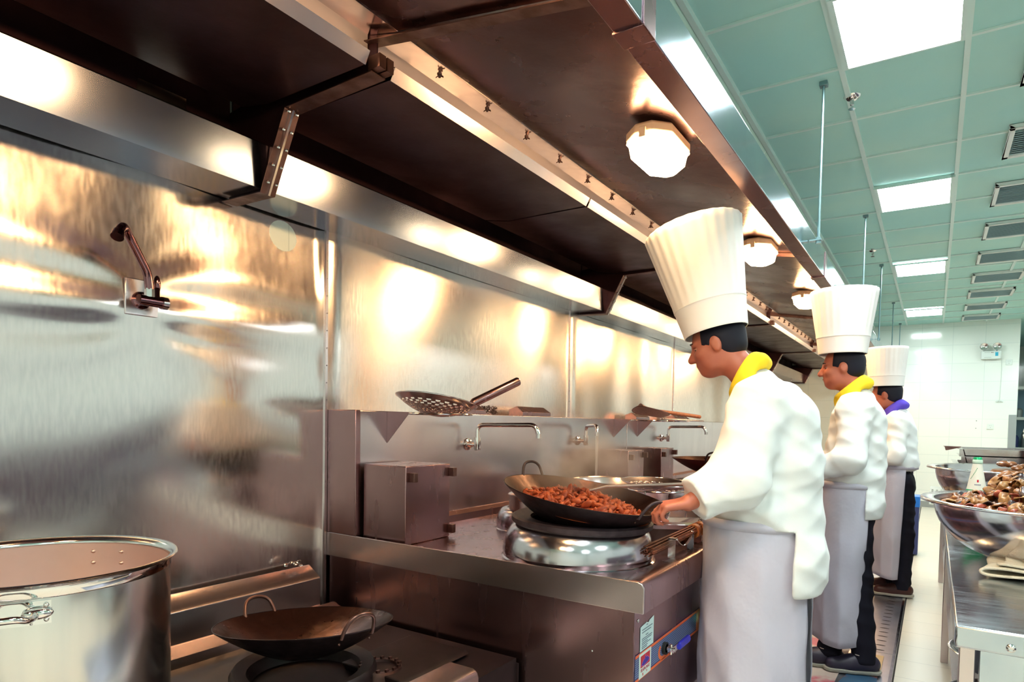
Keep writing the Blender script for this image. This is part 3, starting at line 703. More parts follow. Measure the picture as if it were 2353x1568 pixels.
# things on the ledge
def ledge_block(y0, y1, label, m=M_steelv):
    b = B(); x0, x1, z0, z1 = 0.045, 0.145, 1.338, 1.395
    b.add([(x0, y0, z0), (x1, y0, z0), (x1, y1, z0), (x0, y1, z0), (x0, y0, z1-0.02), (x1, y0, z1-0.035), (x1, y1, z1-0.035), (x0, y1, z1-0.02), ((x0+x1)/2, y0+0.01, z1), ((x0+x1)/2, y1-0.01, z1)],
          [(0, 1, 2, 3), (0, 4, 8, 5, 1), (2, 6, 9, 7, 3), (1, 5, 6, 2), (0, 3, 7, 4), (5, 8, 9, 6), (4, 7, 9, 8)])
    return tag(b.build('ridged_bracket', m, bevel=0.001), label, 'bracket', 'small folded steel brackets on the splashback ledge')
ledge_block(2.72, 2.90, 'folded steel bracket on the ledge behind the strainer handle')
ledge_block(3.28, 3.62, 'folded steel bracket on the ledge right of the scouring pad')
ledge_block(5.05, 5.35, 'folded steel bracket on the ledge behind the bamboo handle')
ledge_block(6.05, 6.45, 'folded steel bracket on the ledge beside the nearest chef')
rs = random.Random(3); b = B()
for k in range(60):
    a, c_, r = rs.uniform(0, 6.28), rs.uniform(-0.8, 1), rs.uniform(0.6, 1)
    p = Vector((0.10+0.035*r*math.cos(a), 2.99+0.055*r*math.sin(a), 1.362+0.022*c_)); ax = Vector((rs.uniform(-1, 1), rs.uniform(-1, 1), rs.uniform(-1, 1))).normalized(); w = ax.orthogonal().normalized(); u = ax.cross(w)
    b.tube([p+(w*math.cos(t*PI/4)+u*math.sin(t*PI/4))*0.009 for t in range(8)], 0.0016, 5, closed=True)
tag(b.build('scouring_pad', M_wool), 'dark curly metal scouring pad on the ledge', 'scouring pad')
# wire strainer with bamboo handle
e = empty('wire_strainer', (0.42, 4.65, 1.38), 'flat wire mesh strainer with an orange bamboo handle, lying on the ring holders', 'strainer')
nx, ny = 22, 14; vs = []; fs = []
for i in range(nx+1):
    for j in range(ny+1):
        u = i/nx; v = j/ny-0.5; w = math.sin(PI*min(1, u*1.25+0.02))**0.6*0.13
        vs.append((0.46+v*2*w, 4.36+0.52*u, 1.438-0.09*u**0.7-0.02*math.sin(PI*u)*(1-4*v*v)+0.012*(1-u)*math.cos(5*v)))
for i in range(nx):
    for j in range(ny): a = i*(ny+1)+j; fs.append((a, a+1, a+ny+2, a+ny+1))
B().add(vs, fs).build('mesh_basket', M_mesh, e, solid=0.001)
rim = [vs[i*(ny+1)] for i in range(nx+1)]+[vs[i*(ny+1)+ny] for i in range(nx, -1, -1)]
B().tube(rim, 0.003, 6, closed=True).build('rim_wire', M_tarn, e)
B().tube([(0.42, 4.62, 1.408), (0.46, 5.1, 1.392), (0.50, 5.62, 1.372)], [0.012, 0.015, 0.016], 12).build('bamboo_handle', M_bamboo, e)
B().tube([(0.50, 4.66, 1.343), (0.52, 5.1, 1.339), (0.54, 5.6, 1.335)], 0.007, 8).build('steel_rod', M_bright, e)

# ------------------------------------------------------------------ woks
def wok(c, r, d, nrm, hdir, label, name='wok', inner=M_ironin, outer=M_iron, handle_m=M_iron, h=0.055, hw=0.055, warp=0.0):
    M = frame_from(nrm, hdir); c = Vector(c)
    e = empty(name, tuple(c), label, 'wok', 'round bottomed iron woks')
    pr = []
    N = 16
    for k in range(N+1):
        a = k/N; rr = r*math.sin(a*PI/2)**0.9 if a > 0 else 0.0
        z = -d*(1-(rr/r)**1.75); pr.append((rr, z))
    prin = [(rr*0.992, z+0.002) for rr, z in pr]
    wob = (lambda t, z: 1+warp*math.sin(2*t+1)+warp*0.5*math.sin(5*t)) if warp else None
    B().lathe(pr+[(r+0.001, 0.003), (r-0.0015, 0.0035)], (c.x, c.y, c.z), 72, M=M, wob=wob).build('wok_shell', outer, e, angle=80)
    B().lathe(prin, (c.x, c.y, c.z), 72, M=M, wob=wob).build('wok_lining', inner, e, angle=80)
    for s in (1, -1):
        b = B(); P = []
        for (a, q) in ((-1, -0.012), (-0.98, 0.010), (-0.75, h*0.85), (0, h*1.05), (0.75, h*0.85), (0.98, 0.010), (1, -0.012)):
            P.append(Vector((s*(r*0.985+q*0.45), a*hw, q)))
        P = [M @ p+c for p in fillet(P, 0.02, 4)]
        b.tube(P, 0.0058, 10); b.build('handle', handle_m, e)
        b = B()
        for a in (-1, 1):
            for q in (-0.012, -0.028): b.ball(M @ Vector((s*(r*0.962+q*0.42), a*(hw*0.98), q))+c, 0.0042, 5)
        b.build('rivets', M_tarn, e)
    return e, M, c
WN = (0.16, 0.009, 0.987)
W1, WM, WC = wok((1.105, 2.232, 1.027), 0.322, 0.165, WN, (0.955, -0.29, 0), 'large black wok full of steaming stir fry, held by the nearest chef', handle_m=M_cast)
wok((0.569, 1.338, 0.650), 0.272, 0.115, (-0.09, 0.075, 0.99), (-1.0, 0.10, 0), 'empty dented brown wok with loop handles on the low stove', warp=0.012, handle_m=M_tarn)
wok((1.02, 4.36, 1.075), 0.30, 0.12, (0.0, 0.0, 1), (0.2, -1, 0), 'reddish brown wok on the second burner, behind the nearest chef hand', outer=noisy('red_brown_iron', (0.10, 0.012, 0.014), (0.05, 0.008, 0.01), 12, 0.45, 0.5))
# food in wok 1
rs = random.Random(5); b = B()
for k in range(620):
    a = rs.uniform(0, 6.283); q = math.sqrt(rs.uniform(0, 1))*0.235; x, y = q*math.cos(a), q*math.sin(a)
    base = -0.135*(1-(math.hypot(x, y)/0.322)**1.75); top = -0.012-0.9*(math.hypot(x+0.02, y)**2); z = rs.uniform(max(base+0.01, top-0.02), max(base+0.015, top+0.012))
    p = WM @ Vector((x-0.015, y, z))+WC; s = rs.uniform(0.006, 0.014)
    R = Matrix.Rotation(rs.uniform(0, 6), 4, 'X') @ Matrix.Rotation(rs.uniform(0, 6), 4, 'Z')
    b.ball(p, (s*rs.uniform(1.4, 2.6), s, s*rs.uniform(0.3, 0.7)), 4, 0, R)
tag(b.build('stir_fry', M_food, angle=180), 'heap of red brown stir fried food in the steaming wok', 'food', kind='stuff')
b = B(); b.lathe([(0.0, -0.035), (0.12, -0.04), (0.2, -0.047), (0.25, -0.058)], tuple(WC), 40, M=WM, wob=lambda t, z: 1+0.04*math.sin(5*t)); tag(b.build('stir_fry_bed', M_food), 'lower layer of the red brown stir fry in the steaming wok', 'food', kind='stuff')

# rear small pot on the back burner
e = empty('lidded_pot', (0.60, 2.60, 0.89), 'small steel pot with a flat lid on the back burner, behind the nearest wok', 'pot')
B().lathe([(0.0, 0.886), (0.125, 0.886), (0.128, 0.89), (0.128, 0.955), (0, 0.955)], (0.66, 2.60, 0), 40).build('pot_body', M_steel, e)
B().lathe([(0.0, 0.972), (0.10, 0.970), (0.128, 0.965), (0.134, 0.960), (0.134, 0.952), (0.126, 0.950)], (0.66, 2.60, 0), 40).build('lid', M_steel, e)
# soup basin and second strainer by the running tap
e = empty('soup_pot', (0.78, 3.35, 0.786), 'wide steel pot under the running tap, behind the nearest wok', 'pot')
b = B(); b.lathe([(0, 0.80), (0.24, 0.80), (0.27, 0.83), (0.285, 0.965), (0.292, 0.972), (0.287, 0.975), (0.278, 0.965), (0.262, 0.84), (0, 0.815)], (0.72, 3.42, 0), 56); b.build('pot_body', M_steel, e)
b = B(); b.lathe([(0, 0.93), (0.276, 0.93)], (0.72, 3.42, 0), 40); b.build('soup', mat('brown_broth', (0.20, 0.09, 0.05), 0.05), e)
e = empty('perforated_colander', (1.02, 3.22, 0.99), 'shallow perforated steel colander resting on the wide pot, next to the chef hand', 'colander')
Ms = frame_from((0.05, -0.02, 1), (1, 0, 0)); cc = Vector((1.03, 3.20, 1.003))
perforated_bowl(0.185, 0.055, 0.72, 0, Ms, cc, 'bowl', M_steel, e)
B().tube([Ms @ Vector((0.185*math.cos(2*PI*k/60), 0.185*math.sin(2*PI*k/60), 0))+cc for k in range(60)], 0.003, 8, closed=True).build('rim', M_bright, e)
B().tube([cc+Vector((0.15, 0.12, 0)), cc+Vector((0.3, 0.30, 0.03))], 0.012, 12).build('handle', M_steel, e)
b = B(); b.tube([(cc.x+0.15*math.cos(2*PI*k/40), cc.y+0.15*math.sin(2*PI*k/40), 0.962) for k in range(40)], 0.005, 8, closed=True)
for k in range(3): a = 2*PI*k/3+0.5; b.tube([(cc.x+0.15*math.cos(a), cc.y+0.15*math.sin(a), 0.962), (cc.x+0.15*math.cos(a), cc.y+0.15*math.sin(a), 0.787)], 0.005, 8)
tag(b.build('wire_stand', M_bright), 'round wire stand under the shallow perforated colander', 'stand')
# tray, ladle, bundle brush and holder on the front rail
e = empty('serving_tray', (1.22, 2.75, 0.79), 'small rectangular steel tray beside the nearest burner, under the ladle', 'tray')
Mx = Matrix.Translation((1.235, 2.80, 0.845)) @ Matrix.Rotation(0.5, 4, 'Z')
b = B(); q = lambda x, y, z: Mx @ Vector((x, y, z))
o_ = [(-0.17, -0.12), (0.17, -0.12), (0.17, 0.12), (-0.17, 0.12)]; i_ = [(a*0.88, c_*0.85) for a, c_ in o_]
vs = [q(a, c_, 0.022) for a, c_ in o_]+[q(a*0.94, c_*0.93, 0.02) for a, c_ in o_]+[q(a, c_, 0.0) for a, c_ in i_]
b.add(vs, [(0, 1, 5, 4), (1, 2, 6, 5), (2, 3, 7, 6), (3, 0, 4, 7), (4, 5, 9, 8), (5, 6, 10, 9), (6, 7, 11, 10), (7, 4, 8, 11), (8, 9, 10, 11)])
b.build('pan', M_bright, e, solid=0.002)
b = B(); b.box(-0.13, 0.13, -0.09, 0.09, -0.058, -0.001, M=Mx); b.build('tray_stand', M_tarn, e)
e = empty('soup_ladle', (1.24, 2.72, 0.86), 'steel ladle lying in the small tray beside the chef hip', 'ladle')
Ml = frame_from((-0.35, -0.45, 0.8), (0.5, 0.8, 0)); cl = Vector((1.235, 2.66, 0.915))
pr = [(0.058*math.sin(a), -0.046*math.cos(a)) for a in [PI/2*k/10 for k in range(11)]]
B().lathe(pr+[(0.0605, 0.002), (0.056, 0.001)]+[(rr*0.95, z*0.93) for rr, z in pr[::-1]], tuple(cl), 36, M=Ml).build('bowl', M_steel, e)
B().tube(fillet([cl+Vector((0.03, 0.045, 0.03)), cl+Vector((0.045, 0.075, 0.018)), cl+Vector((0.13, 0.27, 0.028)), cl+Vector((0.20, 0.44, 0.035))], 0.03), [0.007]*3+[0.009]*11, 10).build('handle', M_steel, e)
b = B(); Mb = Vector((1.37, 2.20, 0.835)); Me = Vector((1.425, 2.66, 0.873))
e = empty('bamboo_brush', tuple(Mb), 'dark bamboo bundle brush lying along the front rail of the nearest range', 'brush')
ax = (Me-Mb).normalized(); sd = ax.cross(Vector((0, 0, 1))).normalized(); up = sd.cross(ax)
rs = random.Random(9)
for k in range(46):
    a, q = rs.uniform(0, 6.28), math.sqrt(rs.random())*0.026
    o0 = sd*math.cos(a)*q*1.5+up*math.sin(a)*q*0.9; o1 = sd*math.cos(a)*q*0.9+up*math.sin(a)*q*0.9
    b.tube([Mb+o0, Me+o1], 0.0028, 5)
b.build('bristles', M_brush, e)
b = B()
for t_ in (0.86, 0.97): p = Mb.lerp(Me, t_); b.tube([p-ax*0.012, p+ax*0.012], 0.029, 18)
b.build('binding', M_bamboo, e)
e = empty('ladle_rest', (1.40, 2.34, 0.80), 'bent steel ladle rest with two uprights on the front rail', 'ladle rest')
b = B(); b.box(1.405, 1.432, 2.325, 2.329, 0.800, 0.875); b.build('upright', M_bright, e)
b = B(); b.box(1.405, 1.432, 2.545, 2.549, 0.800, 0.875); b.build('upright', M_bright, e)
b = B(); N = 14; vs = []
for k in range(N+1):
    t_ = k/N; y = 2.345+0.20*t_; z = 0.875-0.042*math.sin(PI*t_)**0.8
    vs += [(1.405, y, z), (1.432, y, z)]
b.add(vs, [(2*k, 2*k+1, 2*k+3, 2*k+2) for k in range(N)]); b.build('saddle', M_bright, e, solid=0.003)
b = B(); b.box(1.405, 1.432, 2.325, 2.347, 0.872, 0.876); b.build('hook', M_bright, e)

# ------------------------------------------------------------------ low stove with trough, left
e = empty('low_stove', (0.5, 0.5, 0), 'low cast iron stove with steel backsplash under the dented wok', 'stove')
b = B(); b.ext([(0.028, 0.45), (0.028, 0.680), (0.036, 0.680), (0.098, 0.643), (0.105, 0.635), (0.105, 0.45)], -2.4, 1.79); b.build('backsplash', M_steel, e, bevel=0.002)
b = B(); b.ext([(0.105, 0.45), (0.105, 0.520), (0.112, 0.522), (0.165, 0.500), (0.175, 0.45)], -2.4, 1.86); b.build('curb', M_steel, e, smooth=False)
b = B(); b.box(0.11, 1.02, -2.4, 1.885, 0.30, 0.468); b.box(0.11, 1.0, -2.4, 1.885, 0.02, 0.30); b.build('stove_body', M_stove, e, smooth=False)
for y0_, y1_ in ((1.46, 1.80), (0.95, 1.05)):
    b = B(); b.ext([(0.62, 0.468), (0.84, 0.468), (0.88, 0.478), (0.86, 0.490), (0.60, 0.490)], y0_, y1_); b.build('hot_plate', M_stove, e, bevel=0.004)
b = B(); b.lathe([(0.16, 0.468), (0.175, 0.505), (0.215, 0.515), (0.225, 0.500), (0.225, 0.468)], (0.569, 1.338, 0), 40)
b.build('burner_ring', M_stove, e)
b = B(); b.lathe([(0.05, 0.468), (0.055, 0.498), (0.07, 0.498), (0.075, 0.468)], (0.74, 1.50, 0), 24)
for k in range(14): a = 2*PI*k/14; b.box(-0.004, 0.004, -0.006, 0.006, 0.0, 0.010, M=Matrix.Translation((0.74+0.0625*math.cos(a), 1.50+0.0625*math.sin(a), 0.496)))
b.build('gas_burner', M_tarn, e)
b = B(); b.ext([(0.90, 0.45), (0.90, 0.492), (0.912, 0.502), (1.005, 0.502), (1.022, 0.492), (1.028, 0.475), (1.028, 0.40), (0.90, 0.40)], -2.4, 1.655); b.build('front_rail', M_steel, e, bevel=0.006)
b = B(); b.box(0.11, 1.028, 1.885, 1.89, 0.02, 0.45); b.build('side_plate', M_stove, e)
# crumpled foil near the trough end
rs = random.Random(2); b = B()
for k in range(10): b.ball((0.03+rs.uniform(0, .03), 1.70+rs.uniform(-.03, .03), 0.695+rs.uniform(-.005, .018)), (0.008, 0.010, 0.006), 4, 0, Matrix.Rotation(rs.uniform(0, 3), 4, 'Y'))
tag(b.build('plastic_scrap', M_bowl), 'crumpled clear plastic scrap on the right end of the low backsplash', 'scrap')

# stockpot
PC = (0.516, 0.622); PZ = 0.968; PR = 0.281
e = empty('stockpot', (PC[0], PC[1], 0.47), 'big stainless steel stockpot with loop handle at the lower left', 'pot')
B().lathe([(0, 0.474), (PR-0.02, 0.474), (PR-0.006, 0.485), (PR-0.006, 0.938)], (PC[0], PC[1], 0), 96).build('pot_wall', M_pot, e, angle=60)
B().lathe([(PR-0.006, 0.938), (PR-0.003, 0.941), (PR-0.003, PZ-0.010)], (PC[0], PC[1], 0), 96).build('rim_band', M_chrome, e, angle=60)
B().lathe([(PR-0.003, PZ-0.010), (PR+0.006, PZ-0.006), (PR+0.011, PZ), (PR+0.008, PZ+0.003), (PR-0.004, PZ-0.002), (PR-0.010, PZ-0.012), (PR-0.010, PZ-0.016)], (PC[0], PC[1], 0), 96).build('rolled_rim', M_bright, e, angle=80)
B().lathe([(PR-0.010, PZ-0.014), (PR-0.010, 0.50), (PR-0.03, 0.486), (0, 0.486)], (PC[0], PC[1], 0), 96).build('pot_inside', M_potin, e, angle=60)
def onpot(a, z, r=PR-0.006): return Vector((PC[0]+r*math.cos(a), PC[1]+r*math.sin(a), z))
A0 = -0.50
for aa in (A0, A0+PI):
    b = B(); vs = []; n = 12; w = 0.245
    for i in range(n+1):
        a = aa-w+2*w*i/n
        for (r_o, z) in ((PR-0.006, 0.889), (PR-0.003, 0.889), (PR-0.003, 0.935), (PR-0.006, 0.935)): vs.append(onpot(a, z, r_o))
    fs = [(0, 1, 2, 3), (4*n, 4*n+3, 4*n+2, 4*n+1)]
    for i in range(n):
        for k in range(4): fs.append((4*i+k, 4*i+(k+1) % 4, 4*i+4+(k+1) % 4, 4*i+4+k))
    b.add(vs, fs); b.build('handle_plate', M_chrome, e, angle=50)
    b = B()
    for sg in (-1, 1):
        for z in (0.898, 0.926): b.ball(onpot(aa+sg*0.215, z, PR-0.001), (0.005, 0.005, 0.005), 6)
        for z in (0.892, 0.932): b.ball(onpot(aa+sg*0.13, z, PR-0.002), 0.003, 4)
    b.build('rivets', M_chrome, e)
    for sg in (-1, 1):
        c_ = onpot(aa+sg*0.165, 0.912, PR+0.004); tdir = Vector((-math.sin(aa), math.cos(aa), 0))*sg
        Mq = frame_from((math.cos(aa+sg*.165), math.sin(aa+sg*.165), 0), tdir)
        B().ball(c_, (0.026, 0.012, 0.012), 10, 0, Mq).build('handle_lug', M_chrome, e)
    hp_ = []
    for sg, rr in ((-1, 0.012), (-1, 0.026), (-0.82, 0.050), (-0.5, 0.068), (0, 0.072), (0.5, 0.068), (0.82, 0.050), (1, 0.026), (1, 0.012)):
        hp_.append(onpot(aa+sg*0.150, 0.912+(0.010 if abs(sg) < 0.7 else 0.0), PR+rr))
    B().tube(fillet(hp_, 0.02, 4), 0.0068, 14).build('loop_handle', M_chrome, e)
for (a, z) in ((2.02, 0.905), (2.02, 0.935), (2.30, 0.905), (2.30, 0.935), (1.25, 0.935)):
    B().ball(onpot(a, z-0.005, PR-0.011), (0.006, 0.006, 0.005), 6).build('inner_rivet', M_potin, e)

# ------------------------------------------------------------------ prep table on the right
TX, TY0, TY1, TZ = 2.285, 1.99, 6.6, 0.80
e = empty('prep_table', (2.7, TY0, 0), 'long stainless steel prep table at the right edge, carrying bowls and trays', 'table')
b = B(); b.box(TX, 3.35, TY0, TY1, 0.742, TZ); b.build('table_top', M_table, e, bevel=0.006)
b = B(); b.box(TX+0.055, 3.34, TY0+0.03, TY0+0.045, 0.02, 0.742); b.build('end_panel', M_table, e, bevel=0.002)
for (x, y) in ((TX+0.03, TY0+0.06), (TX+0.03, 4.3), (TX+0.03, TY1-0.06), (3.30, TY0+0.06), (3.30, TY1-0.06)):
    B().box(x-0.018, x+0.018, y-0.018, y+0.018, 0.0, 0.742).build('leg', M_steel, e, bevel=0.003)
B().box(TX+0.03, 3.33, TY0+0.06, TY1-0.04, 0.30, 0.325).build('shelf', M_steel, e)
B().lathe([(0.0, 0.0), (0.009, 0.0), (0.010, 0.003), (0.006, 0.006), (0, 0.004)], (TX+0.115, TY0-0.001, 0.728+0.035), 16, M=Matrix.Rotation(PI/2, 4, 'X')).build('screw', M_bright, e)
# pans on the shelf of the table, seen past its corner
for k, (y, z, lb) in enumerate(((2.18, 0.69, 'upper round steel pan peeping out under the table corner'), (2.20, 0.56, 'lower round steel pan peeping out under the table corner'))):
    b = B(); b.lathe([(0, z-0.05), (0.09, z-0.05), (0.135, z), (0.145, z+0.004), (0.14, z+0.007), (0.13, z+0.002), (0.085, z-0.045), (0, z-0.045)], (TX+0.135, y, 0), 40)
    o = b.build('steel_pan', M_bowl, angle=60); tag(o, lb, 'pan', 'round pans under the table')
    if k == 1: pass
b = B(); 
for z in (0.335, 0.40, 0.455): b.lathe([(0, z-0.01), (0.09, z-0.01), (0.14, z+0.04), (0.135, z+0.04), (0.085, z-0.004), (0, z-0.004)], (TX+0.135, 2.2, 0), 32)
b.box(TX+0.10, TX+0.17, 2.17, 2.23, 0.50, 0.66)
tag(b.build('pan_stack', M_bowl, angle=60), 'stack of steel bowls on the shelf under the table corner', 'bowls')

def big_bowl(c, r, d, zb, label, flange=0.045):
    """wide basin: rim centre c (z = rim height), radius r, depth down to zb"""
    e = empty('mixing_bowl', (c[0], c[1], zb), label, 'bowl', 'wide stainless mixing bowls on the table')
    H = c[2]-zb; pr = [(0, zb), (r*0.30, zb)]
    for k in range(1, 13):
        a = PI/2*k/12; pr.append((r*0.30+(r-flange-r*0.30)*math.sin(a)**0.85, zb+(H-0.004)*(1-math.cos(a))**1.0))
    pr += [(r-0.004, c[2]), (r, c[2]-0.004), (r, c[2]-0.009)]
    b = B(); b.lathe(pr, (c[0], c[1], 0), 96); b.build('bowl_shell', M_bowl, e, angle=60, solid=0.002)
    return e
BC = (2.710, 3.10, 1.032)
big_bowl(BC, 0.525, 0.25, 0.801, 'big stainless bowl heaped with dark braised mushrooms, nearest on the table')
# things piled in the bowl, each piece its own object
def piece_mesh(kind, seed):
    rs = random.Random(seed); b = B()
    if kind == 0:      # curled cap
        N, Mn = 10, 16; vs = []; fs = []
        for j in range(N+1):
            q = j/N
            for i in range(Mn):
                a = 2*PI*i/Mn; rr = 0.028*q*(1+0.25*math.sin(2*a+seed)+0.12*math.sin(5*a)); z = 0.017*(1-q*q)+0.006*math.sin(3*a+seed)*q*q-0.010*max(0, q-0.8)*5
                vs.append((rr*math.cos(a), rr*math.sin(a)*0.8, z))
        for j in range(N):
            for i in range(Mn): fs.append((j*Mn+i, j*Mn+(i+1) % Mn, (j+1)*Mn+(i+1) % Mn, (j+1)*Mn+i))
        b.add(vs, fs); b.tube([(0, 0, 0.010), (0.004, 0.002, -0.008), (0.003, 0.005, -0.022)], [0.007, 0.006, 0.008], 8)
    elif kind == 1:    # knobbly nugget
        b.ball((0, 0, 0), (0.024, 0.017, 0.014), 8)
        b.v = [tuple(np.array(p)*(1+0.28*math.sin(170*p[0]+seed)*math.cos(140*p[1])+0.15*math.sin(260*p[2]+seed))) for p in b.v]
    elif kind == 2:    # folded leaf
        N = 10; vs = []
        for i in range(N+1):
            for j in range(7):
                u, v = i/N-0.5, j/6-0.5; vs.append((0.062*u, 0.04*v*math.cos(PI*u*0.9), 0.022*math.cos(6*u+seed)*v+0.018*(1-4*u*u)*math.cos(3*v)))
        b.add(vs, [(i*7+j, i*7+j+1, (i+1)*7+j+1, (i+1)*7+j) for i in range(N) for j in range(6)])
    else:              # small mushroom with stem
        pr = [(0.019*math.sin(a), 0.012*math.cos(a)) for a in [PI*0.62*k/9 for k in range(10)]]
        b.lathe(pr+[(0.010, -0.002), (0.006, -0.004), (0.005, -0.024), (0, -0.026)], (0, 0, 0), 16, wob=lambda t, z: 1+0.12*math.sin(3*t+seed))
    return b
PM = []; mcyc = [M_fA, M_fB, M_fC, M_fB, M_fD, M_fA, M_fB, M_fA]
kinds = ['braised_mushroom', 'mushroom_chunk', 'mushroom_slice', 'small_mushroom']
KL = [('curled glossy mushroom cap in the heaped bowl', 'curled mushroom caps in the heap'), ('knobbly pale or brown mushroom chunk in the heaped bowl', 'mushroom chunks in the heap'),
      ('thin folded dark mushroom slice in the heaped bowl', 'folded mushroom slices in the heap'), ('small round mushroom with a stem in the heaped bowl', 'small stemmed mushrooms in the heap')]
for s in range(16):
    b = piece_mesh(s % 4, s); me_o = b.build(kinds[s % 4], mcyc[(s*3+s//4) % 8], solid=0.003 if s % 4 in (0, 2) else 0.0, angle=60)
    me_o.data.materials[0] = mcyc[(s*5+s//4) % 8]
    PM.append(me_o)
rs = random.Random(12)
def heap_h(x, y):
    dx, dy = x-BC[0], y-BC[1]; q = math.hypot(dx, dy*0.85); t = min(1, max(0, (q-0.24)/0.11)); t = t*t*(3-2*t)
    return (1.140+0.012*math.sin(17*dx)*math.cos(13*dy)-0.12*q)*(1-t)+t*(1.025-0.15*max(0, q-0.35))
cnt = 0; first_used = [False]*16; pts = []
tries = 0
while cnt < 290 and tries < 20000:
    tries += 1
    a = rs.uniform(0, 6.283); q = math.sqrt(rs.random())*0.44; x, y = BC[0]+q*math.cos(a), BC[1]+q*math.sin(a)
    z = heap_h(x, y)-rs.uniform(-0.008, 0.010)
    if y > BC[1]+0.12 and rs.random() < 0.75: continue
    if x > BC[0]+0.05: continue
    if any((x-p[0])**2+(y-p[1])**2 < 0.0205**2 for p in pts): continue
    pts.append((x, y)); s = rs.randrange(16)
    if not first_used[s]: o = PM[s]; first_used[s] = True
    else: o = PM[s].copy(); COL.objects.link(o)
    o.location = (x, y, z); o.rotation_euler = (rs.uniform(-1.1, 1.1), rs.uniform(-1.1, 1.1), rs.uniform(0, 6.28)); k = rs.uniform(0.72, 1.18); o.scale = (k, k, k)
    tag(o, KL[s % 4][0], 'mushroom', KL[s % 4][1]); cnt += 1
for s in range(16):
    if not first_used[s]: bpy.data.objects.remove(PM[s])
b = B(); vs = []; fs = []; N = 30
for j in range(N+1):
    for i in range(48):
        q = 0.45*j/N; a = 2*PI*i/48; x, y = BC[0]+q*math.cos(a), BC[1]+q*math.sin(a)
        vs.append((x, y, heap_h(x, y)-0.020+0.005*math.sin(60*x)*math.sin(70*y)))
for j in range(N):
    for i in range(48): fs.append((j*48+i, j*48+(i+1) % 48, (j+1)*48+(i+1) % 48, (j+1)*48+i))
b.add(vs, fs); tag(b.build('mushroom_heap', M_fB), 'dark inner mass of braised mushrooms filling the big bowl', 'mushrooms', kind='stuff')

# perforated tray raised behind, second bowl, bottles, trays
e = empty('deep_tray', (2.6, 3.3, 0.80), 'deep perforated steel tray between the two bowls, carrying the bottles', 'tray')
b = B(); b.ext([(2.215, 0.942), (2.285, 0.938), (2.30, 0.930), (2.31, 0.80), (3.10, 0.80), (3.11, 0.935), (3.16, 0.942), (3.16, 0.946), (3.10, 0.942), (3.095, 0.84), (2.32, 0.84), (2.307, 0.942), (2.215, 0.946)], 3.66, 4.78); b.build('tray_shell', M_bowl, e, smooth=False)
b = B()
for i in range(3):
    for j in range(9): b.add([(2.228+0.022*i+0.006*math.cos(2*PI*k/8), 3.70+0.10*j+0.014*math.sin(2*PI*k/8), 0.9468) for k in range(8)], [tuple(range(8))])
b.build('perforations', M_black, e, smooth=False)
big_bowl((2.745, 4.30, 1.100), 0.55, 0.2, 0.842, 'second stainless bowl behind the green bottle, nearly empty', 0.04)
rs = random.Random(21); b = B()
for k in range(26):
    b.ball((2.66+rs.uniform(-0.12, 0.16), 4.45+rs.uniform(-0.08, .08), 1.098+rs.uniform(0, 0.03)), (0.028, 0.020, 0.012), 5, 0, Matrix.Rotation(rs.uniform(0, 6), 4, 'Z') @ Matrix.Rotation(rs.uniform(-1, 1), 4, 'X'))
b.lathe([(0, 1.085), (0.2, 1.085), (0.25, 1.0), (0.2, 0.87), (0, 0.87)], (2.70, 4.45, 0), 24)
tag(b.build('food_remains', M_fA), 'small brown food remains in the second bowl', 'food', kind='stuff')
